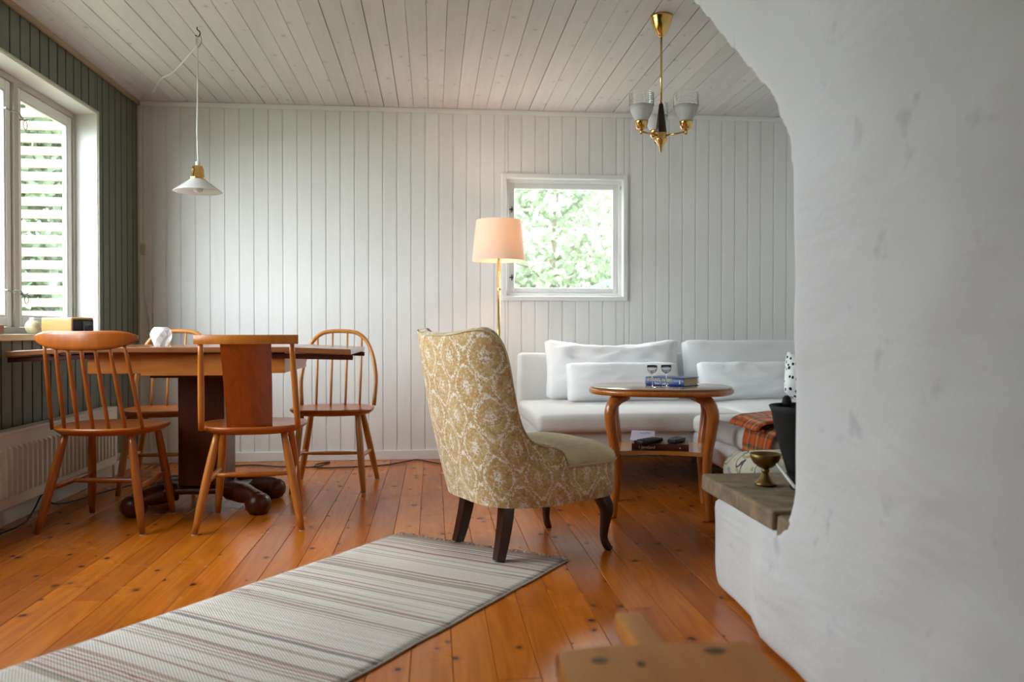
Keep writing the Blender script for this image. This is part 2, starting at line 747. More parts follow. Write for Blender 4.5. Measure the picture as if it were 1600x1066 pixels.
M['black'] = plain('black_plastic', (.012, .012, .013), .4, 0, .2)
M['darkgrey'] = plain('grey_rubber_keys', (.10, .10, .11), .55, 0, .1)
M['chairwood'] = wood('orange_beech', (.27, .058, .005), (.40, .105, .011), (1, 1, 9), 22, .32, .35)
M['chairwood_pale'] = wood('honey_beech', (.40, .115, .012), (.55, .185, .024), (1, 1, 9), 22, .32, .35)
M['chairwood_light'] = wood('pale_honey_beech', (.40, .14, .025), (.56, .23, .05), (1, 1, 9), 22, .32, .35)
M['teak'] = wood('red_teak_panel', (.20, .032, .003), (.32, .060, .007), (1, 1, 12), 30, .3, .3)
M['seatwood'] = wood('orange_seat_wood', (.345, .083, .009), (.41, .106, .012), (1, 9, 1), 12, .3, .15, .1)
M['tabletop'] = wood('worn_table_top', (.17, .06, .022), (.30, .12, .045), (10, 1, 1), 26, .22, .45)
M['tableedge'] = wood('table_apron_pine', (.36, .105, .012), (.55, .20, .032), (9, 1, 1), 20, .35, .3)
M['mahogany'] = wood('dark_mahogany', (.045, .008, .003), (.095, .018, .005), (1, 1, 9), 20, .35, .15)
M['darkleg'] = wood('dark_stained_leg', (.018, .006, .004), (.05, .015, .008), (1, 1, 9), 25, .3, .4)
M['ctop'] = wood('coffee_table_walnut', (.20, .075, .022), (.31, .125, .04), (9, 1, 1), 24, .16, .6)
M['cwood'] = wood('coffee_table_beech', (.40, .105, .012), (.55, .17, .024), (1, 1, 9), 22, .25, .5)
M['cshelf'] = wood('coffee_table_shelf', (.46, .17, .035), (.60, .26, .065), (9, 1, 1), 22, .2, .5)
M['stool'] = wood('honey_pine_stool', (.52, .16, .012), (.70, .27, .028), (1, 9, 1), 14, .4, .0, .3)
M['knot'] = plain('pine_knot', (.14, .055, .012), .5, 0, .3)
M['damask'] = mk_damask()
M['plush'] = mk_plush()
M['sofa'] = mk_fabric('white_sofa_cotton', (.70, .70, .69), 700)
M['sofaside'] = M['sofa']
M['cushw'] = mk_fabric('white_cushion_cotton', (.83, .84, .86), 800)
M['cushg'] = mk_fabric('pale_grey_cushion_cotton', (.70, .71, .72), 800)
M['spots'] = mk_spots()
M['tartan'] = mk_tartan()
M['floral'] = mk_floral()
M['rug'] = mk_rug()
M['fringe'] = plain('rug_fringe_cotton', (.62, .58, .52), .95, 0, .15)
M['shade'] = mk_translucent('cream_lamp_shade', (.84, .73, .65), .42)
M['opal'] = mk_translucent('opal_white_glass', (.86, .86, .85), .35, .15)
M['pane'] = mk_pane()
M['glass'] = mk_glass('clear_glass')
M['crystal'] = mk_glass('frosted_crystal', (.97, .97, 1), .25, 1.35)
M['crystal'].node_tree.nodes['Principled BSDF'].inputs['Transmission Weight'].default_value = .55
M['whitecord'] = plain('white_cord', (.78, .77, .74), .6, 0, .03)
M['blackcord'] = plain('black_cord', (.01, .01, .01), .6, 0, .2)
M['radiator'] = plain('cream_radiator_enamel', (.70, .66, .56), .4, 0, .03)
M['radwood'] = wood('radio_wood_case', (.36, .17, .045), (.48, .25, .08), (9, 9, 1), 20, .35, .2)
M['paper'] = plain('book_paper', (.66, .56, .36), .9, 0, .08, scale=200)
M['bluebook'] = plain('blue_book_cover', (.018, .055, .22), .3, 0, .45, scale=45)
M['brownbook'] = plain('brown_book_cover', (.10, .022, .012), .35, 0, .5, scale=30)
M['goldink'] = plain('gold_ink', (.70, .55, .22), .5, 0, .02)
M['whiteink'] = plain('white_ink', (.85, .85, .85), .6, 0, .02)
M['darkink'] = plain('dark_ink', (.06, .05, .09), .7, 0, .02)
M['note'] = plain('lilac_note_paper', (.66, .60, .70), .9, 0, .04)
M['leafA'] = mk_leaf('pale_green_leaves', (.33, .39, .27))
M['leafB'] = mk_leaf('mid_green_leaves', (.17, .24, .15))
M['leafC'] = mk_leaf('silver_green_leaves', (.38, .42, .36))
M['bark'] = plain('grey_bark', (.20, .17, .13), .9, 0, .25)
M['slat'] = wood('weathered_larch_slat', (.27, .185, .115), (.37, .265, .175), (9, 1, 1), 10, .7, 0)
M['lawn'] = plain('lawn_green', (.15, .17, .10), .95, 0, .3, scale=6)
M['bluetube'] = plain('pale_blue_tube', (.16, .48, .62), .4, 0, .05)
M['ornament'] = plain('cream_olive_glaze', (.55, .48, .30), .25, 0, .5, scale=40)
M['switch'] = plain('cream_switch_plastic', (.52, .50, .36), .5, 0, .05)
M['foot'] = plain('felt_glide', (.55, .45, .32), .9)

# ------------------------------------------------------------------ the room shell
def slab_with_hole(bm, axis, a0, a1, z0, z1, t0, t1, holes):
    """wall slab across axis ('x' wall lies along x, thickness in y) with rectangular holes sorted along the axis"""
    def bx(p0, p1, q0, q1):
        if p1 - p0 < 1e-4 or q1 - q0 < 1e-4:
            return
        if axis == 'x':
            box(bm, p0, p1, t0, t1, q0, q1)
        else:
            box(bm, t0, t1, p0, p1, q0, q1)
    cur = a0
    for h0, h1, g0, g1 in sorted(holes):
        bx(cur, h0, z0, z1)
        bx(h0, h1, z0, g0)
        bx(h0, h1, g1, z1)
        cur = h1
    bx(cur, a1, z0, z1)
    return bm


floor = tag(obj('floor', boxbm(XL - .3, XR + .2, YF - .3, YB + .2, -.10, -.021), M['subfloor']), 'orange varnished pine plank floor with dark knots', kind='structure')
ceiling = tag(obj('ceiling', boxbm(XL - .3, XR + .2, YF - .3, YB + .2, ZC + .014, ZC + .10), M['ceilgap']), 'limewashed pine plank ceiling', kind='structure')
wall_back = tag(obj('wall_back', slab_with_hole(nb(), 'x', XL - .2, XR + .2, -.02, ZC + .02, YB + .012, YB + .16, [WB]), M['wback']), 'white grooved plank wall behind the sofa', kind='structure')
wall_left = tag(obj('wall_left', slab_with_hole(nb(), 'y', YF - .2, YB + .012, -.02, ZC + .02, XL - .16, XL - .012, [WL]), M['gback']), 'dark green grooved plank wall with the large window', kind='structure')
wall_right = tag(obj('wall_right', boxbm(XR, XR + .15, YF - .2, YB + .012, -.02, ZC + .02), M['roomwall']), 'pale wall beyond the fireplace', kind='structure')
wall_front = tag(obj('wall_front', boxbm(XL - .01, XR, YF - .15, YF, -.02, ZC + .02), M['roomwall']), 'plain pale wall of the room behind the rug end', kind='structure')

# floor planks, running towards the back wall
FP = .1065


def floor_board_mesh():
    bm = boxbm(0, FP - .0014, 0, 1, -.02, 0)
    es = [e for e in bm.edges if all(abs(v.co.z) < 1e-6 for v in e.verts) and abs(e.verts[0].co.x - e.verts[1].co.x) < 1e-6]
    bmesh.ops.bevel(bm, geom=es, offset=.0012, segments=1, affect='EDGES')
    bmesh.ops.recalc_face_normals(bm, faces=bm.faces)
    me = bpy.data.meshes.new('floor_board')
    bm.to_mesh(me)
    bm.free()
    me.materials.append(M['floor'])
    return me


fbm = floor_board_mesh()
rnd = random.Random(3)
x = .0505 - FP * 18
row = 0
while x < XR:
    if x + FP > XL:
        y = YF
        cuts = []
        c = YF + rnd.uniform(.4, 2.6)
        while c < YB - .5:
            cuts.append(c)
            c += rnd.uniform(2.2, 4.2)
        for a, b in zip([YF] + cuts, cuts + [YB]):
            o = obj('floor_board', fbm, None, floor, loc=(x, a + .0007, -.0005 * rnd.random()))
            o.scale = (1, b - a - .0014, 1)
    x += FP
    row += 1

# ceiling planks
CP = .0945


def ceil_board_mesh():
    bm = boxbm(0, CP, 0, 1, 0, .014)
    es = [e for e in bm.edges if all(abs(v.co.z) < 1e-6 for v in e.verts) and abs(e.verts[0].co.x - e.verts[1].co.x) < 1e-6]
    bmesh.ops.bevel(bm, geom=es, offset=.0016, segments=1, affect='EDGES')
    bmesh.ops.recalc_face_normals(bm, faces=bm.faces)
    me = bpy.data.meshes.new('ceiling_board')
    bm.to_mesh(me)
    bm.free()
    me.materials.append(M['ceil'])
    return me


cbm = ceil_board_mesh()
x = -.31 - CP * 17
while x < XR:
    g = rnd.choice([.0012, .0015, .002, .002, .0035, .0045])
    o = obj('ceiling_board', cbm, None, ceiling, loc=(x, YF, ZC))
    o.scale = ((CP - g) / CP, YB - YF, 1)
    x += CP


# wall planks with a groove
def wall_board_mesh(name, w, mat, gw=.0062, dp=.0052):
    prof = [(0, .012), (0, dp), (gw, dp), (gw + .0025, 0), (w - .0022, 0), (w, .0028), (w, .012)]
    bm = nb()
    lo = [bm.verts.new((a, b, 0)) for a, b in prof]
    hi = [bm.verts.new((a, b, 1)) for a, b in prof]
    for k in range(len(prof) - 1):
        bm.faces.new((lo[k], lo[k + 1], hi[k + 1], hi[k]))
    bm.faces.new(lo)
    bm.faces.new(hi[::-1])
    bmesh.ops.recalc_face_normals(bm, faces=bm.faces)
    me = bpy.data.meshes.new(name)
    bm.to_mesh(me)
    bm.free()
    me.materials.append(mat)
    return me


BP = .0911
wbm = wall_board_mesh('white_board', BP, M['wboard'])


def put_back(x0, x1, z0, z1, full):
    o = obj('wall_board', wbm, None, wall_back, loc=(x0, YB, z0))
    o.scale = ((x1 - x0) / full, 1, z1 - z0)


x = -1.0535 - BP * 9
while x < XR:
    a, b = max(x, XL), min(x + BP, XR)
    if b - a > .004:
        if b <= WB[0] or a >= WB[1]:
            put_back(a, b, 0, ZC, BP)
        else:
            if a < WB[0]:
                put_back(a, WB[0], 0, ZC, BP)
            if b > WB[1]:
                put_back(WB[1], b, 0, ZC, BP)
            p, q = max(a, WB[0]), min(b, WB[1])
            put_back(p, q, 0, WB[2], BP)
            put_back(p, q, WB[3], ZC, BP)
    x += BP

GP = .0935
gbm = wall_board_mesh('green_board', GP, M['gboard'], .0085, .010)


def put_left(y0, y1, z0, z1):
    o = obj('wall_board', gbm, None, wall_left, loc=(XL, y0, z0), rot=(0, 0, PI / 2))
    o.scale = ((y1 - y0) / GP, 1, z1 - z0)


y = 3.857 - GP * 62
while y < YB - .002:
    a, b = max(y, YF), min(y + GP, YB)
    if b - a > .004:
        segs = [(a, b)]
        for h in (WL,):
            new = []
            for p, q in segs:
                if q <= h[0] or p >= h[1]:
                    new.append((p, q))
                    continue
                if p < h[0]:
                    new.append((p, h[0]))
                if q > h[1]:
                    new.append((h[1], q))
                pp, qq = max(p, h[0]), min(q, h[1])
                put_left(pp, qq, 0, h[2])
                put_left(pp, qq, h[3], ZC)
            segs = new
        for p, q in segs:
            put_left(p, q, 0, ZC)
    y += GP

# mouldings
tag(obj('baseboard_back', boxbm(XL + .018, XR, YB - .016, YB - .0005, .0, .062, .003), M['wpaint']), 'low white baseboard along the back wall', kind='structure')
tag(obj('baseboard_left', boxbm(XL + .0005, XL + .018, YF, YB - .0005, .0, .075, .003), M['creampaint']), 'cream baseboard along the green wall', kind='structure')
tag(obj('trim_1', boxbm(XL + .02, XR, YB - .02, YB - .0005, ZC - .030, ZC - .0005, .004), M['wpaint']), 'narrow white ceiling trim on the back wall', kind='structure')
tag(obj('trim_2', boxbm(XL + .0005, XL + .02, YF, YB - .0005, ZC - .028, ZC - .0005, .005), M['trimwood']), 'narrow bare wood ceiling trim on the green wall', kind='structure')
tag(obj('trim_3', boxbm(XL + .0005, XL + .016, YB - .018, YB - .0005, .076, ZC - .031, .003), M['creampaint']), 'thin cream corner strip beside the cable', kind='structure')


# ------------------------------------------------------------------ back window
def frame4(bm, x0, x1, z0, z1, w, y0, y1, bevel=.002):
    """rectangular frame lying in the xz plane"""
    box(bm, x0, x0 + w, y0, y1, z0, z1, bevel)
    box(bm, x1 - w, x1, y0, y1, z0, z1, bevel)
    box(bm, x0 + w, x1 - w, y0, y1, z0, z0 + w, bevel)
    box(bm, x0 + w, x1 - w, y0, y1, z1 - w, z1, bevel)
    return bm


w1 = thing('window_1', 'small square white window above the sofa', None, (0, 0, 0), kind='structure')
x0, x1, z0, z1 = WB
for nm, a in (('casing', (x0 - .022, x0 + .008, z0 - .022, z1 + .022)), ('casing', (x1 - .008, x1 + .022, z0 - .022, z1 + .022)),
              ('casing', (x0 + .008, x1 - .008, z1 - .008, z1 + .022)), ('casing', (x0 + .008, x1 - .008, z0 - .022, z0 + .008))):
    obj(nm, boxbm(a[0], a[1], YB - .016, YB - .0005, a[2], a[3], .003), M['wpaint'], w1)
obj('jamb_liner', frame4(nb(), x0, x1, z0, z1, .010, YB, YB + .15), M['wpaint'], w1)
obj('frame', frame4(nb(), x0 + .010, x1 - .010, z0 + .010, z1 - .010, .022, YB + .035, YB + .085), M['wpaint'], w1)
sash = obj('sash', frame4(nb(), x0 + .032, x1 - .032, z0 + .032, z1 - .032, .036, YB + .048, YB + .080, .004), M['wpaint'], w1)
obj('pane', boxbm(x0 + .066, x1 - .066, YB + .062, YB + .066, z0 + .066, z1 - .066), M['pane'], sash)
for zz in (1.20, 1.655):
    bm = tubebm([(x0 + .05, YB + .044, zz + .018), (x0 + .05, YB + .034, zz), (x0 + .05, YB + .044, zz - .018)], .004, 6)
    tube(bm, [(x0 + .03, YB + .04, zz), (x0 + .058, YB + .034, zz)], .004, 6)
    obj('latch', bm, M['iron'], w1)
bm = tubebm([(x1 - .018, YB + .030, 1.815), (x1 - .018, YB + .012, 1.812), (x1 - .024, YB + .012, 1.80), (x1 - .018, YB + .012, 1.79)], .003, 6)
obj('hook', bm, M['steel'], w1)

# ------------------------------------------------------------------ left window (four casements)
w2 = thing('window_2', 'large white casement window in the green wall', None, (0, 0, 0), kind='structure')
y0, y1, z0, z1 = WL


def frame_yz(bm, y0, y1, z0, z1, w, x0, x1, bevel=.003):
    box(bm, x0, x1, y0, y0 + w, z0, z1, bevel)
    box(bm, x0, x1, y1 - w, y1, z0, z1, bevel)
    box(bm, x0, x1, y0 + w, y1 - w, z0, z0 + w, bevel)
    box(bm, x0, x1, y0 + w, y1 - w, z1 - w, z1, bevel)
    return bm


# reveal boards
obj('reveal_board', boxbm(XL - .14, XL + .004, y1 - .012, y1 + .004, z0, z1 + .012, .002), M['wpaint'], w2)
obj('reveal_board', boxbm(XL - .14, XL + .004, y0 - .004, y0 + .012, z0, z1 + .012, .002), M['wpaint'], w2)
obj('reveal_board', boxbm(XL - .14, XL + .004, y0 + .012, y1 - .012, z1 - .004, z1 + .012, .002), M['wpaint'], w2)
obj('reveal_edge', boxbm(XL + .0045, XL + .010, y0, y1 + .006, z1 + .002, z1 + .014, .001), M['greypaint'], w2)
obj('reveal_edge', boxbm(XL + .0045, XL + .010, y1 - .006, y1 + .006, z0, z1 + .002, .001), M['greypaint'], w2)
obj('sill', boxbm(XL - .14, XL + .030, y0 - .03, y1 - .0125, z0 - .032, z0 - .002, .004), M['creampaint'], w2)
fy0, fy1 = y0 + .012, y1 - .012
obj('frame', frame_yz(nb(), fy0, fy1, z0, z1 - .005, .030, XL - .158, XL - .112), M['greypaint'], w2)
mull = [4.135, 3.455, 2.775]
for my in mull:
    obj('mullion', boxbm(XL - .156, XL - .104, my - .022, my + .022, z0 + .03, z1 - .035, .004), M['greypaint'], w2)
edges = [fy1 - .030] + [e for m_ in mull for e in (m_ + .022, m_ - .022)] + [fy0 + .030]
for k in range(len(mull) + 1):
    b, a = edges[2 * k], edges[2 * k + 1]
    s = obj('sash', frame_yz(nb(), a + .002, b - .002, z0 + .032, z1 - .037, .048, XL - .150, XL - .118, .006), M['wpaint'], w2)
    obj('glazing_bead', frame_yz(nb(), a + .050, b - .050, z0 + .080, z1 - .085, .010, XL - .140, XL - .122, .003), M['wpaint'], s)
    obj('pane', boxbm(XL - .135, XL - .131, a + .048, b - .048, z0 + .078, z1 - .083), M['pane'], s)
# stay hooks on the mullion
for zz in (1.86, 1.02):
    hx = XL - .098
    bm = tubebm(catmull([(hx, 4.02, zz + .012), (hx + .006, 4.06, zz + .006), (hx + .004, 4.10, zz + .016), (hx + .008, 4.135, zz + .012), (hx + .008, 4.165, zz - .004), (hx + .004, 4.20, zz), (hx + .002, 4.22, zz + .006)], 4), .0032, 6)
    tube(bm, [(hx + .002, 4.195, zz), (hx - .02, 4.195, zz)], .004, 6)
    tube(bm, [(hx + .002, 4.03, zz + .012), (hx - .02, 4.03, zz + .012)], .004, 6)
    ring = [(hx + .006, 4.195 + .018 * math.sin(t * PI / 6), zz - .026 + .022 * math.cos(t * PI / 6)) for t in range(12)]
    tube(bm, ring, .0022, 5, closed=True)
    obj('stay_hook', bm, M['steel'], w2)

# ------------------------------------------------------------------ fireplace mass
poly = [(.45, 0), (2.60, 0), (2.63, .06), (2.63, .315), (1.99, .315), (1.985, 1.22), (2.04, 1.36), (2.16, 1.47), (2.84, 2.0), (3.22, ZC + .05), (.45, ZC + .05)]
bm = prism(nb(), poly, 'x', .905, 1.80, .035, 3)
tmp = obj('tmp', bm)
md = tmp.modifiers.new('r', 'REMESH')
md.mode = 'VOXEL'
md.voxel_size = .026
md2 = tmp.modifiers.new('s', 'SMOOTH')
md2.iterations = 3
md2.factor = .5
bpy.context.view_layer.update()
me = bpy.data.meshes.new_from_object(tmp.evaluated_get(bpy.context.evaluated_depsgraph_get()))
bpy.data.objects.remove(tmp)
for v in me.vertices:
    c = v.co
    w = noise.noise(c * 2.1) * .014 + noise.noise(c * 5.5 + Vector((3, 1, 2))) * .006
    if c.x < 1.1:
        c.x += w
        # lower body bulges into the room towards the camera
        near = max(0, min(1, (2.28 - c.y) / .16))
        low = max(0, min(1, (.42 - c.z) / .25))
        c.x -= .045 * near * low * (1 - max(0, min(1, (c.x - .905) / .15)))
    c.y += noise.noise(c * 3.0 + Vector((9, 4, 7))) * (.010 if c.z > .05 else .0)
    c.z = max(0.0, min(ZC - .0005, c.z))
fire = thing('fireplace', 'massive whitewashed plaster open fireplace with an arched hood and hearth', 'fireplace', (0, 0, 0))
obj('chimney_body', me, M['plaster'], fire, smooth=True)
# hearth slab: rough stone ledge in two blocks
bm = boxbm(.885, 1.70, 2.085, 2.665, .316, .368, .008, 2)
bmesh.ops.subdivide_edges(bm, edges=bm.edges[:], cuts=3, use_grid_fill=True)
for v in bm.verts:
    v.co += Vector((noise.noise(v.co * 7), noise.noise(v.co * 7 + Vector((5, 5, 5))), noise.noise(v.co * 9 + Vector((1, 9, 3))) * .5)) * .007
obj('hearth_slab', bm, M['stone'], fire)
bm = boxbm(.892, 1.60, 1.995, 2.072, .300, .360, .008, 2)
bmesh.ops.subdivide_edges(bm, edges=bm.edges[:], cuts=2, use_grid_fill=True)
for v in bm.verts:
    v.co += Vector((noise.noise(v.co * 7), 0, noise.noise(v.co * 9) * .5)) * .007
obj('hearth_block', bm, M['stone'], fire)
obj('hearth_back', boxbm(1.78, XR - .005, .5, 2.60, 0, ZC - .001), M['plaster'], fire)

# ------------------------------------------------------------------ outdoors
tag(obj('lawn', boxbm(-14, 16, -14, 22, -.62, -.40), M['lawn']), 'green garden lawn outside the windows', kind='structure')


def tree(name, label, loc, rad, zc, n, mat, leaf=.075, trunk_r=.08, seed=1, group='garden trees beyond the windows', cat='tree'):
    rr = random.Random(seed)
    t = thing(name, label, cat, (loc[0], loc[1], -.40), 0, group)
    obj('trunk', tubebm(catmull([(0, 0, 0), (.05, .02, zc * .4), (-.04, .03, zc * .8), (.02, 0, zc + rad[2] * .4)], 5), [trunk_r, trunk_r * .8, trunk_r * .5, trunk_r * .25], 8), M['bark'], t, smooth=True)
    for k in range(7):
        a = rr.uniform(0, 2 * PI)
        z = zc * rr.uniform(.45, 1.0)
        e = (rad[0] * .8 * math.cos(a), rad[1] * .8 * math.sin(a), z + rad[2] * rr.uniform(0, .6))
        obj('branch', tubebm(catmull([(0, 0, z * .9), (e[0] * .5, e[1] * .5, z + .08), e], 4), [trunk_r * .45, trunk_r * .25, trunk_r * .1], 6), M['bark'], t, smooth=True)
    verts, faces = [], []
    clumps = []
    for k in range(46):
        while True:
            p = Vector((rr.uniform(-1, 1), rr.uniform(-1, 1), rr.uniform(-1, 1)))
            if .15 < p.length < 1:
                break
        clumps.append((Vector((p.x * rad[0], p.y * rad[1], zc + p.z * rad[2])), rr.uniform(.16, .42)))
    for k in range(n):
        c, s = rr.choice(clumps)
        p = c + Vector((rr.gauss(0, s), rr.gauss(0, s), rr.gauss(0, s * .8)))
        d = Vector((rr.gauss(0, 1), rr.gauss(0, 1), rr.gauss(-.3, .6))).normalized()
        u = d.orthogonal().normalized()
        u.rotate(Matrix.Rotation(rr.uniform(0, 2 * PI), 3, d))
        L = leaf * rr.uniform(.7, 1.4)
        i = len(verts)
        verts += [p, p + d * L * .5 + u * L * .28, p + d * L, p + d * L * .5 - u * L * .28]
        faces.append((i, i + 1, i + 2, i + 3))
    me = bpy.data.meshes.new('foliage')
    me.from_pydata(verts, [], faces)
    f = obj('foliage', me, mat, t)
    f['kind'] = 'stuff'
    return t


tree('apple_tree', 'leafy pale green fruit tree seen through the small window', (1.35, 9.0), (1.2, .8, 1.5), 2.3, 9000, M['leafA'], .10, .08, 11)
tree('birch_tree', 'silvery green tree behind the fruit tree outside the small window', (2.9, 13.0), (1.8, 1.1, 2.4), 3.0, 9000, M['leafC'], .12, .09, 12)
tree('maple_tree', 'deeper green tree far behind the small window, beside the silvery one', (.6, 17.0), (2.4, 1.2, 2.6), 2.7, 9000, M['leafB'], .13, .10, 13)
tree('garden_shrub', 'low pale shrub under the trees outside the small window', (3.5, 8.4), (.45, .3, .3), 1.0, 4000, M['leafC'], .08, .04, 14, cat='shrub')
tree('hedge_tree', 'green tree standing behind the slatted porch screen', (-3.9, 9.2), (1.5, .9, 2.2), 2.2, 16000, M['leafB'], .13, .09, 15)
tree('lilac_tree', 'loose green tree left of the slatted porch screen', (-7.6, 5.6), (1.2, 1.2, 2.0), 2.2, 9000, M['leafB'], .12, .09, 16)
arc = [(1.70 + .5 * math.cos(t), 7.2, .86 + .44 * math.sin(t)) for t in [PI * k / 16 for k in range(17)]]
g = thing('garden_hoop', 'pale blue curved tube hoop in the garden outside the small window', 'hoop', (0, 0, -.40))
obj('tube', tubebm([(p[0], p[1], p[2] + .40) for p in ([(2.20, 7.2, -.40)] + arc + [(1.20, 7.2, -.40)])], .018, 8), M['bluetube'], g, smooth=True)

scr = thing('slat_screen', 'porch screen of horizontal larch slats outside the large window', 'screen', (-3.1, 5.75, -.40))
for k in range(36):
    o = obj('slat', boxbm(-1.1, 1.0, -.011, .011, 0, .056, .002), M['slat'], scr, loc=(0, 0, .15 + k * .0835)) if k == 0 else None
    if k == 0:
        first_slat = o
    else:
        c = first_slat.copy()
        COL.objects.link(c)
        c.location = (0, 0, .15 + k * .0835)
for px_ in (-1.05, .0, .95):
    obj('post', boxbm(px_ - .035, px_ + .035, .0115, .08, 0, 3.2, .003), M['slat'], scr)

# ------------------------------------------------------------------ radiator
rad = thing('radiator', 'cream panel radiator with vertical channels under the large window', 'radiator', (XL + .0005, 0, 0))
ry0, ry1, rz0, rz1 = 2.9, 4.84, .095, .415
obj('front_panel', boxbm(.075, .088, ry0, ry1, rz0, rz1, .006, 2), M['radiator'], rad)
obj('back_panel', boxbm(.022, .034, ry0, ry1, rz0, rz1, .005, 2), M['radiator'], rad)
obj('top_grille', boxbm(.020, .090, ry0 + .005, ry1 - .005, rz1 - .012, rz1 + .004, .004, 2), M['radiator'], rad)
obj('side_cover', boxbm(.020, .089, ry1 - .008, ry1 + .004, rz0 + .02, rz1 + .003, .003), M['radiator'], rad)
first = None
yy = ry0 + .05
while yy < ry1 - .04:
    if first is None:
        bm = nb()
        prism(bm, [(0, .0), (.007, .014), (.023, .014), (.030, 0)], 'z', rz0 + .045, rz1 - .06)
        for v in bm.verts:                       # slope the ends
            if v.co.y > .005:
                v.co.z += .012 if v.co.z < .3 else -.012
        for v in bm.verts:
            v.co.x, v.co.y = v.co.y, v.co.x
        first = obj('channel', bm, M['radiator'], rad, loc=(.0865, yy, 0))
    else:
        c = first.copy()
        COL.objects.link(c)
        c.location = (.0865, yy, 0)
    yy += .0455
for yb_ in (3.2, 4.5):
    obj('bracket', boxbm(-.0, .024, yb_ - .015, yb_ + .015, .15, .36), M['radiator'], rad)
bm = tubebm([(.055, ry1 + .002, .13), (.055, ry1 + .045, .13)], .011, 10)
tube(bm, [(.055, ry1 + .035, .13), (.055, ry1 + .035, .0)], .008, 10)
obj('pipe', bm, M['wpaint'], rad, smooth=True)
obj('valve', tubebm([(.055, ry1 + .035, .13), (.105, ry1 + .035, .13)], [.018, .021], 14), M['wpaint'], rad)

# ------------------------------------------------------------------ dining table
TX, TY, TZ = -1.075, 4.075, .772
tbl = thing('dining_table', 'long wooden pedestal dining table with pulled-out leaves', 'table', (TX, TY, 0))
obj('tabletop', boxbm(-.50, .46, -.385, .36, TZ - .024, TZ, .004, 2), M['tabletop'], tbl)
for sgn, xa, xb, drop in ((1, .462, .715, .010), (-1, -.502, -.735, .016)):
    bm = boxbm(min(xa, xb), max(xa, xb), -.375, .36, TZ - .026, TZ - .002, .004, 2)
    for v in bm.verts:
        t = (v.co.x - xa) / (xb - xa)
        v.co.z -= drop * t
    lf = obj('leaf', bm, M['tabletop'], tbl)
    for yy in (-.33, .30):
        bm = boxbm(min(xa - sgn * .12, xb + sgn * .005), max(xa - sgn * .12, xb + sgn * .005), yy - .018, yy + .018, TZ - .050, TZ - .029, .002)
        for v in bm.verts:
            v.co.z -= drop * max(0, (v.co.x - xa) / (xb - xa))
        obj('runner', bm, M['mahogany'], lf)
# apron with a drawer front
for nm, a, m_ in (('apron_front', (-.42, .42, -.325, -.303, .655, TZ - .0255), 'tableedge'), ('apron_back', (-.42, .42, .283, .305, .655, TZ - .0255), 'tableedge'),
                  ('apron_side', (-.42, -.398, -.303, .283, .655, TZ - .0255), 'tableedge'), ('apron_side', (.398, .42, -.303, .283, .655, TZ - .0255), 'tableedge')):
    obj(nm, boxbm(*a, .002), M[m_], tbl)
obj('drawer_front', boxbm(-.195, .30, -.331, -.3255, .645, TZ - .032, .002), M['tableedge'], tbl)
obj('column', boxbm(-.105, .105, -.11, .11, .115, .656, .006), M['mahogany'], tbl)
obj('column_collar', boxbm(-.20, .20, -.20, .20, .628, .654, .005), M['mahogany'], tbl)
obj('foot_beam', boxbm(-.20, .20, -.15, .15, .085, .115, .012, 2), M['mahogany'], tbl)
for sx in (-1, 1):
    for sy in (-1, 1):
        pts = catmull([(sx * .12, sy * .08, .092), (sx * .19, sy * .12, .085), (sx * .235, sy * .16, .078), (sx * .265, sy * .185, .062)], 5)
        bm = tubebm(pts, [.045, .048, .040, .045], 12)
        lathe(bm, [(.022, .0), (.042, .006), (.056, .026), (.060, .05), (.052, .075), (.034, .092), (.012, .098)], 18, (sx * .275, sy * .19, 0))
        obj('foot', bm, M['mahogany'], tbl, smooth=True)


# ------------------------------------------------------------------ chairs (local: front = +y, back = -y)
def seat_bm(a, b, zt, th, dish=.010, taper=.07, n=40, p=2.6, cy=0.0, under=.80):
    def ring(s, z, ex=0.0):
        out = []
        for k in range(n):
            t = 2 * PI * k / n
            c, sn = math.cos(t), math.sin(t)
            r = 1.0 / (abs(c) ** p + abs(sn) ** p) ** (1 / p)
            x_, y_ = a * c * r * s, b * sn * r * s
            x_ *= 1 + taper * (y_ / b)
            out.append(Vector((x_, cy + y_, z)))
        return out
    bm = nb()
    rings_mesh(bm, [ring(under, zt - th), ring(.90, zt - th * .85), ring(.985, zt - th * .42), ring(1.0, zt - th * .22), ring(.99, zt - .002), ring(.965, zt), ring(.85, zt - dish * .35), ring(.6, zt - dish * .9), ring(.3, zt - dish)])
    return bm


def legs4(t, tops, feet, mat, r=(.0135, .0175, .0185, .012), glide=True):
    for (tx, ty, tz), (fx, fy) in zip(tops, feet):
        P0, P1 = Vector((tx, ty, tz)), Vector((fx, fy, .004))
        pts = [P0.lerp(P1, k / 8) for k in range(9)]
        lg = obj('leg', tubebm(pts, [r[0], r[1], r[2], r[2] * .95, r[3]], 12), mat, t, smooth=True)
        if glide:
            obj('glide', tubebm([P1, (fx, fy, 0)], .0125, 10), M['foot'], lg)


def on_leg(top, foot, z):
    t = (top[2] - z) / (top[2] - .004)
    return Vector((lerp(top[0], foot[0], t), lerp(top[1], foot[1], t), z))


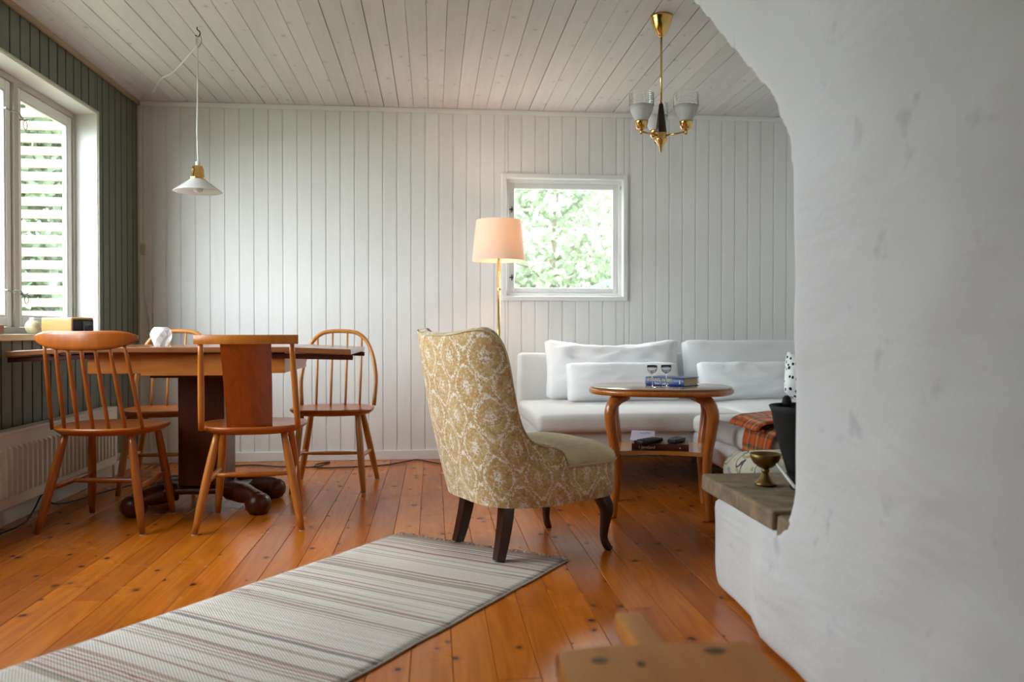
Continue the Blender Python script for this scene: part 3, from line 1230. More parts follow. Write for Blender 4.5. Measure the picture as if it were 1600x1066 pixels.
def stretchers(t, tops, feet, mat, z=.17, r=.0085):
    L0, L1 = on_leg(tops[0], feet[0], z), on_leg(tops[2], feet[2], z + .012)
    R0, R1 = on_leg(tops[1], feet[1], z), on_leg(tops[3], feet[3], z + .012)
    for a, b in ((L0, L1), (R0, R1)):
        obj('stretcher', tubebm([a.lerp(b, k / 6) for k in range(7)], [r * .8, r * 1.25, r * 1.3, r * 1.25, r * .8], 10), mat, t, smooth=True)
    a, b = L0.lerp(L1, .5), R0.lerp(R1, .5)
    obj('stretcher', tubebm([a.lerp(b, k / 6) for k in range(7)], [r * .8, r * 1.2, r * 1.3, r * 1.2, r * .8], 10), mat, t, smooth=True)


# legs order: back-left, back-right, front-left, front-right
TOPS = [(-.135, -.125, .415), (.135, -.125, .415), (-.145, .125, .415), (.145, .125, .415)]
FEET = [(-.215, -.205), (.215, -.205), (-.185, .205), (.185, .205)]


def spindle_chair(loc, rz):
    t = thing('spindle_chair', 'orange wooden spindle-back chair with a curved comb rail, by the radiator', 'chair', loc, rz, 'wooden chairs around the dining table')
    m = M['chairwood']
    obj('seat', seat_bm(.222, .205, .437, .034), M['seatwood'], t, smooth=True)
    legs4(t, TOPS, FEET, m)
    stretchers(t, TOPS, FEET, m, .185, .010)
    # comb rail, bowed backwards
    zt = .850
    rail = []
    for k in range(17):
        u = -1 + 2 * k / 16
        rail.append((u, Vector((u * .208, -.278 + .055 * u * u, 0))))
    rings = []
    for u, p in rail:
        hh = .039 * (1 - abs(u) ** 5 * .75)
        zc = zt - .036 - .012 * (1 - u * u)
        th = .0095 * (1 - abs(u) ** 6 * .4)
        ring = []
        for k in range(12):
            a = 2 * PI * k / 12
            ca, sa = math.cos(a), math.sin(a)
            ring.append(p + Vector((0, math.copysign(abs(ca) ** .45, ca) * th, zc + math.copysign(abs(sa) ** .7, sa) * hh)))
        rings.append(ring)
    obj('comb_rail', rings_mesh(nb(), rings), m, t, smooth=True)
    for k in range(7):
        u = -1 + 2 * k / 6
        b0 = Vector((u * .188, -.172 + .040 * u * u, .430))
        b1 = Vector((u * .160, -.276 + .055 * (u * .77) ** 2, zt - .055))
        obj('spindle', tubebm([b0.lerp(b1, q / 6) for q in range(7)], [.0075, .0095, .0095, .0085, .0065], 8), m, t, smooth=True)
    return t


def panel_chair(loc, rz):
    t = thing('panel_back_chair', 'honey wooden chair with a wide reddish panel in its back', 'chair', loc, rz, 'wooden chairs around the dining table')
    m = M['chairwood_pale']
    obj('seat', seat_bm(.225, .205, .440, .036), M['seatwood'], t, smooth=True)
    legs4(t, TOPS, FEET, m)
    stretchers(t, TOPS, FEET, m, .205, .0095)
    zt = .826
    for s in (-1, 1):
        b0, b1 = Vector((s * .196, -.150, .428)), Vector((s * .178, -.262, zt - .022))
        obj('stile', tubebm([b0.lerp(b1, q / 6) for q in range(7)], [.0125, .0135, .0125, .0105], 10), m, t, smooth=True)
    rings = []
    for k in range(13):
        u = -1 + 2 * k / 12
        y_ = -.300 + .040 * u * u
        hh, th = .019, .0115
        rings.append([Vector((u * .205, y_ + dx * th, zt - .019 + dz * hh)) for dx, dz in ((-1, -.8), (-.8, -1), (.8, -1), (1, -.8), (1, .8), (.8, 1), (-.8, 1), (-1, .8))])
    smooth_by_angle(obj('crest_rail', rings_mesh(nb(), rings), m, t), 50)
    # bent plywood panel
    bm = nb()
    rings = []
    for k in range(9):
        v = k / 8
        z_ = lerp(.425, zt - .030, v)
        yc = lerp(-.168, -.298, v) + .012 * math.sin(v * PI)
        w = lerp(.092, .100, v)
        ring = []
        for q in range(9):
            u = -1 + q / 4
            ring.append(Vector((u * w, yc + .010 * u * u - .006, z_)))
        for q in range(8, -1, -1):
            u = -1 + q / 4
            ring.append(Vector((u * w, yc + .010 * u * u + .006, z_)))
        rings.append(ring)
    rings_mesh(bm, rings)
    smooth_by_angle(obj('back_panel', bm, M['teak'], t), 40)
    return t


def hoop_chair(loc, rz, label):
    t = thing('hoop_back_chair', label, 'chair', loc, rz, 'wooden chairs around the dining table')
    m = M['chairwood_light']
    obj('seat', seat_bm(.220, .205, .432, .036), M['seatwood'], t, smooth=True)
    legs4(t, TOPS, FEET, m)
    stretchers(t, TOPS, FEET, m, .175, .0085)
    zt, z0_ = .842, .425

    def yl(z):
        return lerp(-.165, -.255, (z - z0_) / (zt - z0_))
    pts = []
    for k in range(33):
        a = PI * k / 32
        c, s = math.cos(a), math.sin(a)
        z = z0_ + (zt - z0_) * s ** .72 if s > 0 else z0_
        x_ = .205 * c * (1 + .10 * s) / 1.0
        if 0 < k < 32:
            x_ = math.copysign(abs(c) ** .62 * .212, c)
        else:
            x_ = math.copysign(.200, c)
        pts.append((x_, yl(z), z))
    obj('hoop', tubebm(catmull(pts[::2], 3), .0115, 10, up=(0, 1, 0)), m, t, smooth=True)
    for u in (-.62, -.21, .21, .62):
        x_ = u * .200
        # height of the hoop at this x
        zz = max((p[2] for p in pts if abs(p[0]) >= abs(x_) - .006), default=zt)
        b0, b1 = Vector((x_ * .97, -.165, .425)), Vector((x_, yl(zz) , zz - .002))
        obj('spindle', tubebm([b0.lerp(b1, q / 5) for q in range(6)], [.006, .0078, .0072, .0055], 8), m, t, smooth=True)
    return t


spindle_chair((-1.392, 3.745, 0), R(-4))
panel_chair((-.783, 3.725, 0), R(5.5))
hoop_chair((-.535, 4.535, 0), R(180 - 2), 'pale hoop-back chair standing at the free end of the dining table')
hoop_chair((-1.415, 4.560, 0), R(180 + 3), 'pale hoop-back chair half hidden behind the table column and crystal holder')

# ------------------------------------------------------------------ things on the table and the sill
LFZ = TZ - .002
c = at_z(116, 541, TZ)
rd = thing('table_radio', 'small wooden box radio with a black front on the table', 'radio', (-1.640, 3.90, TZ + .0004), R(0))
rd.rotation_euler = (0, 0, R(58))
# local: front face = -y
obj('case', boxbm(-.055, .055, -.105, .105, 0, .130, .007, 3), M['radwood'], rd)
fr_ = obj('front_panel', boxbm(-.050, .050, -.1075, -.1045, .012, .120, .004, 2), M['black'], rd)
obj('dial_plate', boxbm(.000, .042, -.1090, -.1072, .050, .112, .002), M['darkgrey'], rd)
obj('knob', tubebm([(.020, -.108, .082), (.020, -.126, .082)], [.017, .014], 18), M['black'], rd)
obj('knob_ring', tubebm([(.020, -.1085, .082), (.020, -.112, .082)], [.0185, .0185], 18), M['steel'], rd)

cr = thing('crystal_candle_holder', 'faceted clear crystal candle holder on the dining table', 'candle holder', (-1.27, 4.02, TZ))
bm = nb()
rings = []
for r_, z_, ph in ((.030, .0, 0), (.033, .006, 0), (.046, .032, .5), (.050, .052, 0), (.044, .074, .5), (.030, .088, 0), (.020, .0885, .5), (.018, .060, 0), (.0165, .058, .5)):
    rings.append([Vector((r_ * math.cos(2 * PI * (k + ph) / 9), r_ * math.sin(2 * PI * (k + ph) / 9), z_)) for k in range(9)])
rings_mesh(bm, rings)
bmesh.ops.triangulate(bm, faces=bm.faces)
obj('faceted_body', bm, M['crystal'], cr)

SILL = WL[2] - .002
bl = thing('sill_ornament', 'small round cream and olive ornament on the window sill', 'ornament', (XL - .01, 4.075, SILL))
obj('ball', lathebm([(.014, 0), (.022, .006), (.031, .022), (.033, .036), (.028, .052), (.018, .063), (.008, .067)], 20), M['ornament'], bl, smooth=True)
obj('cap', lathebm([(.012, .0655), (.013, .072), (.006, .078)], 14), M['wpaint'], bl, smooth=True)
tr = thing('wooden_tray', 'small dark wooden tray standing on the window sill', 'tray', (XL - .04, 3.70, SILL))
obj('base', boxbm(-.045, .045, -.10, .085, 0, .008, .002), M['teak'], tr)
for a in ((-.045, .045, .077, .085), (-.045, .045, -.10, -.092), (-.045, -.037, -.092, .077), (.037, .045, -.092, .077)):
    obj('side', boxbm(a[0], a[1], a[2], a[3], .008, .040, .002), M['teak'], tr)

# ------------------------------------------------------------------ pendant lamp
HK = at_z(308, 42, ZC)
pl = thing('pendant_lamp', 'white glass pendant lamp with a brass cap hanging over the table', 'lamp', (HK.x, HK.y, ZC - .0005))
hz = ZC
bm = tubebm(catmull([(0, 0, 0), (0, 0, -.012), (.010, 0, -.020), (.014, 0, -.034), (.004, 0, -.046), (-.008, 0, -.040)], 4), .0025, 6)
obj('ceiling_hook', bm, M['iron'], pl, smooth=True)
obj('wire_loop', tubebm(catmull([(.010, 0, -.032), (.020, .004, -.060), (.012, 0, -.088), (0, 0, -.098), (-.004, 0, -.07), (-.002, 0, -.038)], 4), .0018, 6), M['steel'], pl, smooth=True)
zs = 1.516 - ZC
obj('cord', tubebm(catmull([(0, 0, -.045), (.001, 0, -.30), (-.002, 0, -.5), (.002, 0, zs + .135)], 4), .0034, 8), M['whitecord'], pl, smooth=True)
end = Vector((XL + .030, YB - .028, ZC - .006)) - Vector((HK.x, HK.y, ZC))
obj('swag_cord', tubebm(catmull([(0, 0, -.085), end * .12 + Vector((0, 0, -.085)), end * .4 + Vector((.01, 0, -.058)), end * .55 + Vector((-.012, 0, -.038)), end * .75 + Vector((.008, 0, -.030)), end * .85 + Vector((0, 0, -.012)), end], 5), .0044, 8), M['whitecord'], pl, smooth=True)
obj('cord_grip', lathebm([(.006, zs + .140), (.011, zs + .138), (.011, zs + .120), (.014, zs + .116)], 16), M['wpaint'], pl, smooth=True)
obj('brass_cap', lathebm([(.010, zs + .122), (.022, zs + .118), (.029, zs + .100), (.031, zs + .070), (.036, zs + .064), (.036, zs + .056), (.030, zs + .054)], 28), M['brass'], pl, smooth=True)
sh = obj('glass_shade', lathebm([(.030, zs + .062), (.036, zs + .054), (.060, zs + .036), (.095, zs + .010), (.112, zs - .002), (.1135, zs - .004), (.111, zs - .0045), (.094, zs + .006), (.059, zs + .032), (.034, zs + .050), (.026, zs + .058)], 40, cap0=False, cap1=False), M['opal'], pl, smooth=True)
obj('bulb', lathebm([(.010, zs + .060), (.012, zs + .045), (.022, zs + .025), (.025, zs + .012), (.020, zs - .001), (.008, zs - .008), (.002, zs - .0085)], 18), M['opal'], pl, smooth=True)

# cable down the corner with its switch
cc = thing('wall_cable', 'thin white cable with a cream switch running down the room corner', 'cable', (XL + .034, YB - .003, 0))
pts = [(.0, -.0, 2.262), (-.002, 0, 2.0), (.001, 0, 1.7), (-.001, 0, 1.42), (0, 0, 1.30), (.004, 0, 1.1), (.022, 0, .95), (.038, 0, .80), (.034, 0, .5), (.03, 0, .30), (.03, -.001, .075)]
obj('cord', tubebm(catmull(pts, 4), .0026, 6), M['creampaint'], cc, smooth=True)
obj('switch', boxbm(-.016, .016, -.020, .002, 1.325, 1.395, .006, 2), M['switch'], cc)

# ------------------------------------------------------------------ chandelier
CH = at_z(1036, 25, ZC)
chd = thing('chandelier', 'three-armed brass and dark wood chandelier with ribbed glass shades', 'chandelier', (CH.x - .008, CH.y, ZC - .0005))
obj('canopy', lathebm([(.052, 0), (.053, -.010), (.050, -.014), (.047, -.030), (.030, -.072), (.016, -.088), (.013, -.094), (.006, -.098)], 32), M['brass'], chd, smooth=True)
obj('rod', tubebm([(0, 0, -.09), (0, 0, -.42)], .0052, 12), M['brass'], chd, smooth=True)
obj('wood_cone', lathebm([(.009, -.405), (.011, -.412), (.026, -.535), (.024, -.540)], 24), M['darkleg'], chd, smooth=True)
obj('hub', lathebm([(.024, -.538), (.026, -.542), (.026, -.562), (.030, -.566), (.027, -.574), (.016, -.592), (.009, -.606), (.007, -.622), (.003, -.629)], 28), M['brass'], chd, smooth=True)
prof_o = [(.026, 0), (.036, .018), (.050, .046), (.0555, .070)]
for k in range(3):
    a = R(86 + 120 * k)
    d = Vector((math.cos(a), math.sin(a), 0))
    e = d * .118
    arm = obj('arm', tubebm([d * .02 + Vector((0, 0, -.554)), e + Vector((0, 0, -.548))], .0048, 10), M['brass'], chd, smooth=True)
    obj('knuckle', tubebm([e + Vector((0, 0, -.560)), e + Vector((0, 0, -.536))], .0075, 12), M['brass'], arm, smooth=True)
    obj('cup', lathebm([(.014, -.537), (.022, -.534), (.030, -.506), (.031, -.500), (.026, -.500)], 24, e), M['brass'], arm, smooth=True)
    sd = obj('shade', lathebm([(r_, -.503 + z_) for r_, z_ in prof_o] + [(.053, -.434), (.047, -.456), (.033, -.484), (.022, -.500)], 32, e, cap0=False, cap1=False), M['opal'], chd, smooth=True)
    # ribbed clear glass upper part
    bm = nb()
    rings = []
    for j in range(15):
        z_ = -.433 + j * .0042
        rr_ = .0555 + (.0016 if j % 2 else 0) - .00012 * j
        rings.append([e + Vector((rr_ * (1 + (.016 if (q % 2) else 0)) * math.cos(2 * PI * q / 48), rr_ * (1 + (.016 if (q % 2) else 0)) * math.sin(2 * PI * q / 48), z_)) for q in range(48)])
    for j in range(14, -1, -7):
        z_ = -.433 + j * .0042
        rings.append([e + Vector((.0515 * math.cos(2 * PI * q / 48), .0515 * math.sin(2 * PI * q / 48), z_)) for q in range(48)])
    rings_mesh(bm, rings, False, False)
    obj('ribbed_rim', bm, M['glass'], sd, smooth=False)

# ------------------------------------------------------------------ floor lamp
fl = thing('floor_lamp', 'lit floor lamp with a cream drum shade and slim brass pole', 'lamp', (.400, 5.0, 0))
obj('base', lathebm([(.130, 0), (.130, .010), (.122, .018), (.030, .024), (.014, .034)], 36), M['brass'], fl, smooth=True)
obj('pole', tubebm([(0, 0, .03), (0, 0, 1.30)], .0085, 14), M['brass'], fl, smooth=True)
obj('joint', lathebm([(.0085, 1.088), (.0105, 1.089), (.0105, 1.104), (.0085, 1.105)], 14), M['brass'], fl)
obj('lamp_holder', lathebm([(.010, 1.295), (.020, 1.30), (.020, 1.355), (.014, 1.36)], 16), M['wpaint'], fl, smooth=True)
NS = 48
bm = nb()
prof = [(.163, 1.268), (.136, 1.512), (.1345, 1.512), (.1615, 1.268)]
lathe(bm, prof + [prof[0]], NS, cap0=False, cap1=False)
bmesh.ops.remove_doubles(bm, verts=bm.verts, dist=1e-5)
shd = obj('lamp_shade', bm, M['shade'], fl, smooth=False)
smooth_by_angle(shd, 50)
bm = nb()
for k in range(3):
    a = 2 * PI * k / 3 + .4
    tube(bm, [(.02 * math.cos(a), .02 * math.sin(a), 1.350), (.1545 * math.cos(a), .1545 * math.sin(a), 1.335)], .002, 6)
obj('shade_carrier', bm, M['brass'], shd)
bk = NT('glowing_bulb')
bk.base((1, .9, .75), .5)
bk.b.inputs['Emission Color'].default_value = (1, .62, .30, 1)
bk.b.inputs['Emission Strength'].default_value = 12.0
obj('bulb', lathebm([(.012, 1.358), (.016, 1.37), (.028, 1.395), (.030, 1.410), (.024, 1.430), (.010, 1.440), (.003, 1.441)], 20), bk.m, fl, smooth=True)
ld = bpy.data.lights.new('bulb_light', 'POINT')
ld.energy = 24.0
ld.color = (1, .66, .40)
ld.shadow_soft_size = .034
lo = bpy.data.objects.new('bulb_light', ld)
COL.objects.link(lo)
lo.parent = fl
lo.location = (0, 0, 1.405)

# ------------------------------------------------------------------ rag rug
A = at_z(619, 837)
B = at_z(886, 878)
ux = (B - A).normalized()
ang = math.atan2(ux.y, ux.x)
rw = (B - A).length
rug = thing('rag_rug', 'pale striped woven rag rug lying on the plank floor', 'rug', ((A.x + B.x) / 2, (A.y + B.y) / 2, 0.0005), ang)
RL_ = 2.35
bm = nb()
nx, ny = 26, 90
top, bot = [], []
for j in range(ny + 1):
    rt, rb = [], []
    for i in range(nx + 1):
        u, v = i / nx - .5, j / ny
        e = 1 - min(1, (.5 - abs(u)) * 26)
        x_ = u * rw * (1 + .006 * noise.noise((v * 9, u * 3, 0))) + .004 * noise.noise((v * 14, 5 if u > 0 else 9, 1))
        y_ = -v * RL_
        z_ = .0075 + .0022 * noise.noise((u * 4, v * 16, 3)) - .002 * max(0, e)
        rt.append(bm.verts.new((x_, y_, z_)))
        rb.append(bm.verts.new((x_, y_, 0)))
    top.append(rt)
    bot.append(rb)
for j in range(ny):
    for i in range(nx):
        bm.faces.new((top[j][i], top[j + 1][i], top[j + 1][i + 1], top[j][i + 1]))
        bm.faces.new((bot[j][i], bot[j][i + 1], bot[j + 1][i + 1], bot[j + 1][i]))
for j in range(ny):
    bm.faces.new((top[j][0], bot[j][0], bot[j + 1][0], top[j + 1][0]))
    bm.faces.new((top[j][nx], top[j + 1][nx], bot[j + 1][nx], bot[j][nx]))
for i in range(nx):
    bm.faces.new((top[0][i], top[0][i + 1], bot[0][i + 1], bot[0][i]))
    bm.faces.new((top[ny][i], bot[ny][i], bot[ny][i + 1], top[ny][i + 1]))
obj('weave', bm, M['rug'], rug, smooth=True)
bm = nb()
rr = random.Random(5)
for k in range(110):
    x_ = (k / 109 - .5) * rw * .985 + rr.uniform(-.003, .003)
    L = rr.uniform(.018, .042)
    dx = rr.uniform(-.022, .022)
    tube(bm, [(x_, -.004, .004), (x_ + dx * .4, L * .5, .006 + rr.uniform(0, .006)), (x_ + dx, L, .0025)], [.0022, .002, .0014], 4)
fo = obj('fringe', bm, M['fringe'], rug)
fo['kind'] = 'stuff'
# the two selvedges
for s in (-1, 1):
    obj('selvedge', tubebm([(s * (rw / 2 + .0005) + .004 * noise.noise((v / 40 * 14, 5 if s > 0 else 9, 1)), -v / 40 * RL_, .0035) for v in range(41)], .0032, 6), M['fringe'], rug, smooth=True)

# ------------------------------------------------------------------ armchair (local: front = +y)
ac = thing('armchair', 'low gold damask upholstered armchair with dark curved legs, half on the rug', 'armchair', (.368, 3.205, 0), R(-65))
half = [  # bottom x,y | top x,y,z | inner offset
    ((0, -.275), (0, -.392, .836)),
    ((.10, -.274), (.125, -.390, .840)),
    ((.175, -.258), (.215, -.372, .852)),
    ((.220, -.226), (.272, -.335, .854)),
    ((.242, -.196), (.300, -.292, .822)),
    ((.254, -.170), (.306, -.262, .745)),
    ((.262, -.145), (.302, -.238, .640)),
    ((.269, -.120), (.296, -.212, .545)),
    ((.275, -.095), (.293, -.175, .478)),
    ((.280, -.068), (.292, -.122, .446)),
    ((.284, -.035), (.290, -.062, .434)),
    ((.286, -.012), (.288, -.022, .412)),
    ((.286, .000), (.2865, .000, .365)),
]
full = [((-b[0], b[1]), (-t[0], t[1], t[2])) for b, t in half[:0:-1]] + half
bp = catmull([(b[0], b[1], 0) for b, t in full], 4)
tp = catmull([t for b, t in full], 4)
ns = len(bp)
zb = .212
bm = nb()
uvl = bm.loops.layers.uv.new('UVMap')
# arc length along the outline
S = [0.0]
for i in range(1, ns):
    S.append(S[-1] + ((bp[i] + tp[i] * .0 + Vector((tp[i].x, tp[i].y, 0))) * .5 - (bp[i - 1] + Vector((tp[i - 1].x, tp[i - 1].y, 0))) * .5).length)
mid = S[-1] / 2
cols = []
for i in range(ns):
    b, t = bp[i], tp[i]
    j0, j1 = max(0, i - 1), min(ns - 1, i + 1)
    tb = (bp[j1] - bp[j0]).normalized()
    tt = Vector((tp[j1].x - tp[j0].x, tp[j1].y - tp[j0].y, 0)).normalized()
    nbv = Vector((-tb.y, tb.x, 0))     # points inwards (path runs left side -> back -> right side)
    ntv = Vector((-tt.y, tt.x, 0))
    row = []
    H_ = t.z - zb
    endf = min(1.0, min(i, ns - 1 - i) / 6.0)
    th_t = .052 * (.55 + .45 * endf)
    th_b = .060
    nv = 16
    for k in range(nv + 1):
        v = k / nv
        p = Vector((lerp(b.x, t.x, v), lerp(b.y, t.y, v), 0))
        bulge = math.sin(v * PI) * .012
        nn = (nbv * (1 - v) + ntv * v).normalized()
        p = p - nn * bulge
        z_ = zb + (H_ - .022) * v
        row.append((p + Vector((0, 0, z_)), (S[i] - mid, z_)))
    base = Vector((t.x, t.y, 0))
    for a in (25, 55, 90, 125, 155, 180):
        q = base + ntv * (th_t / 2) * (1 - math.cos(R(a)))
        z_ = t.z - .022 + .022 * math.sin(R(a))
        row.append((q + Vector((0, 0, z_)), (S[i] - mid, t.z - .022 + .02 * a / 60)))
    zin = .30
    inn_t = base + ntv * th_t
    inn_b = Vector((b.x, b.y, 0)) + nbv * th_b + Vector((0, .02, 0)) * 0
    for k in range(1, 9):
        v = k / 8
        p = inn_t.lerp(inn_b, v)
        belly = math.sin(v * PI) * .018
        p += ntv * belly
        z_ = lerp(t.z - .022, min(zin, t.z - .03), v)
        row.append((p + Vector((0, 0, z_)), (S[i] - mid, t.z + .03 + (t.z - z_))))
    cols.append(row)
V_ = [[bm.verts.new(p) for p, uv in row] for row in cols]
nr = len(V_[0])
for i in range(ns - 1):
    for k in range(nr - 1):
        f = bm.faces.new((V_[i][k], V_[i + 1][k], V_[i + 1][k + 1], V_[i][k + 1]))
        for lp, (a, c_) in zip(f.loops, ((i, k), (i + 1, k), (i + 1, k + 1), (i, k + 1))):
            lp[uvl].uv = cols[a][c_][1]
for i in (0, ns - 1):
    f = bm.faces.new(V_[i])
    for lp in f.loops:
        lp[uvl].uv = (lp.vert.co.x + lp.vert.co.y, lp.vert.co.z)
shell = obj('back_shell', bm, M['damask'], ac, smooth=True)
# piping along the top outer edge and arm end
pp = [V.copy() for V in [Vector((t.x, t.y, t.z - .010)) for t in tp]]
obj('piping', tubebm(pp, .003, 6), M['plush'], shell, smooth=True)


def seat_plan(s, z):
    P = [(0, .315), (.11, .308), (.195, .275), (.245, .215), (.270, .12), (.279, .0), (.262, -.12), (.215, -.21), (.11, -.25), (0, -.26)]
    c = catmull([(a, b, 0) for a, b in P] + [(-a, b, 0) for a, b in P[-2:0:-1]], 4, True)
    cen = Vector((0, .03, 0))
    return [cen + (p - cen) * s + Vector((0, 0, z)) for p in c]


bm = nb()
uvl = bm.loops.layers.uv.new('UVMap')
rings = [seat_plan(.93, .214), seat_plan(.985, .216), seat_plan(1.0, .26), seat_plan(1.005, .31), seat_plan(1.0, .356), seat_plan(.985, .360)]
rings_mesh(bm, rings)
per = 0
n_ = len(rings[0])
L = [0]
for k in range(n_):
    L.append(L[-1] + (rings[2][(k + 1) % n_] - rings[2][k]).length)
bm.verts.index_update()
for f in bm.faces:
    ks = [lp.vert.index % n_ for lp in f.loops]
    wrap = max(ks) - min(ks) > n_ / 2
    for lp in f.loops:
        k = lp.vert.index % n_
        lp[uvl].uv = (L[n_] if (wrap and k == 0) else L[k], lp.vert.co.z)
obj('seat_rail', bm, M['damask'], ac, smooth=True)
bm = nb()
rings = [seat_plan(.985, .345), seat_plan(1.012, .352), seat_plan(1.018, .362), seat_plan(1.0, .376), seat_plan(.94, .392), seat_plan(.82, .408), seat_plan(.62, .421), seat_plan(.38, .428), seat_plan(.14, .431)]
rings_mesh(bm, rings)
sc_ = obj('seat_cushion', bm, M['plush'], ac, smooth=True)
obj('piping', tubebm(seat_plan(1.022, .351), .0045, 6, closed=True), M['damask'], sc_, smooth=True)
for s in (-1, 1):
    # rear legs: square, tapered, raked backwards
    zt0 = .010 if True else 0
    pts = catmull([(s * .150, -.180, .235), (s * .154, -.188, .16), (s * .159, -.204, .08), (s * .164, -.222, .0105)], 4)
    obj('rear_leg', tubebm(pts, [.033, .031, .028, .024], 4, square=True, up=(0, 1, 0)), M['darkleg'], ac)
    # front legs: cabriole
    pts = catmull([(s * .190, .190, .245), (s * .203, .212, .20), (s * .212, .226, .16), (s * .207, .222, .10), (s * .204, .220, .05), (s * .209, .230, .018), (s * .216, .242, .002)], 4)
    obj('front_leg', tubebm(pts, [.030, .031, .027, .019, .0145, .0155, .013], 10), M['darkleg'], ac, smooth=True)

# ------------------------------------------------------------------ coffee table
ct = thing('coffee_table', 'oval two-tier coffee table with bent orange wooden legs', 'table', (1.060, 3.775, 0), R(-14.5))


def oval(a, b, z, n=64, p=2.25):
    out = []
    for k in range(n):
        t = 2 * PI * k / n
        c, s = math.cos(t), math.sin(t)
        r = 1 / (abs(c) ** p + abs(s) ** p) ** (1 / p)
        out.append(Vector((a * c * r, b * s * r, z)))
    return out


CZ = .586
tp_ = obj('tabletop', rings_mesh(nb(), [oval(.318, .268, CZ - .010), oval(.326, .276, CZ - .010), oval(.326, .276, CZ - .002), oval(.320, .270, CZ)]), M['ctop'], ct)
smooth_by_angle(tp_, 40)
ed = obj('edge_band', rings_mesh(nb(), [oval(.300, .250, CZ - .036), oval(.325, .275, CZ - .034), oval(.3335, .2835, CZ - .026), oval(.3335, .2835, CZ - .014), oval(.330, .280, CZ - .0105), oval(.318, .268, CZ - .0105)]), M['cwood'], ct)
smooth_by_angle(ed, 50)
for sx in (-1, 1):
    for sy in (-1, 1):
        d = Vector((sx * .76, sy * .65, 0))

        def P(r_, z_):
            return d * r_ + Vector((0, 0, z_))
        pts = catmull([P(.205, CZ - .034), P(.268, CZ - .060), P(.296, CZ - .115), P(.286, CZ - .20), P(.268, CZ - .30), P(.266, .16), P(.278, .05), P(.284, .0)], 4)
        obj('leg', tubebm(pts, [.028, .029, .028, .025, .022, .020, .019, .019], 8, up=(-d.y, d.x, 0)), M['cwood'], ct, smooth=True)
# shelf with concave long sides
n_ = 24
poly = []
for k in range(n_ + 1):
    u = -1 + 2 * k / n_
    poly.append((u * .215, -.185 + .045 * (1 - u * u)))
for k in range(n_ + 1):
    u = 1 - 2 * k / n_
    poly.append((u * .215, .185 - .045 * (1 - u * u)))
SZ = .300
obj('shelf', prism(nb(), poly, 'z', SZ - .018, SZ, .002, 1), M['cshelf'], ct)

# ------------------------------------------------------------------ books, glasses, remotes
RZT = R(-14.5)


def on_ct(px_, py_, z):
    return at_z(px_, py_, z)


def book(name, label, loc, rz, w, d, h, cover, group=None):
    """spine on the -y side; w along x (height of the book), d along y"""
    t = thing(name, label, 'book', loc, rz, group)
    bm = boxbm(-w / 2, w / 2, -d / 2, d / 2, 0, .003, .0006)
    obj('cover', bm, cover, t)
    obj('cover', boxbm(-w / 2, w / 2, -d / 2, d / 2, h - .003, h, .0006), cover, t)
    pts = []
    rings = []
    for xx in (-w / 2, w / 2):
        ring = []
        for k in range(7):
            a = -PI / 2 + PI * k / 6
            ring.append(Vector((xx, -d / 2 - .007 * math.cos(a), h / 2 + h / 2 * math.sin(a))))
        for k in range(6, -1, -1):
            a = -PI / 2 + PI * k / 6
            ring.append(Vector((xx, -d / 2 + .003 - .007 * math.cos(a), h / 2 + (h / 2 - .0006) * math.sin(a))))
        rings.append(ring)
    obj('spine', rings_mesh(nb(), rings), cover, t)
    obj('page_block', boxbm(-w / 2 + .005, w / 2 - .005, -d / 2 + .001, d / 2 - .006, .003, h - .003), M['paper'], t)
    return t


bk1 = book('novel', 'thick blue hardback novel lying on the oval coffee table top', (1.125, 3.800, CZ + .0005), R(-47), .205, .135, .040, M['bluebook'])
sp_y = -.135 / 2 - .0075
text_mesh('MIKAEL NIEMI', .0215, M['goldink'], bk1, (-.088, sp_y, .0205), (PI / 2, 0, 0))
text_mesh('Sten i siden', .0165, M['whiteink'], bk1, (-.052, sp_y, .0055), (PI / 2, 0, 0))
obj('emblem', boxbm(.079, .084, sp_y - .0003, sp_y + .0003, .012, .030), M['whiteink'], bk1)
bk2 = book('hardback_book', 'dark brown hardback book on the lower shelf under the remotes', (1.050, 3.735, SZ + .0005), R(-17), .255, .155, .028, M['brownbook'])
sp_y = -.155 / 2 - .0075
text_mesh('I J\u00e4mtland', .0185, M['whiteink'], bk2, (-.095, sp_y, .0065), (PI / 2, 0, 0))
obj('emblem', boxbm(.086, .091, sp_y - .0003, sp_y + .0003, .009, .015), M['whiteink'], bk2)


def schnapps_glass(loc, label):
    t = thing('schnapps_glass', label, 'glass', loc, 0, 'stemmed glasses on the coffee table')
    obj('bowl', lathebm([(.0035, .062), (.012, .066), (.0205, .075), (.0235, .087), (.0245, .100), (.0238, .100), (.0226, .087), (.0195, .077), (.010, .0685), (.003, .066)], 24), M['glass'], t, smooth=True)
    obj('stem', lathebm([(.0045, .004), (.0028, .012), (.0024, .035), (.0028, .058), (.004, .0625)], 14), M['glass'], t, smooth=True)
    obj('foot', lathebm([(.024, 0), (.0245, .0012), (.012, .003), (.0045, .0045)], 24), M['glass'], t, smooth=True)
    return t


g1 = at_z(1017, 605, CZ)
g2 = at_z(1039, 604.5, CZ)
schnapps_glass((g1.x, g1.y - .02, CZ + .0003), 'small stemmed glass in front of the first letters on the blue book')
schnapps_glass((g2.x, g2.y - .02, CZ + .0003), 'small stemmed glass in front of the last letters on the blue book')


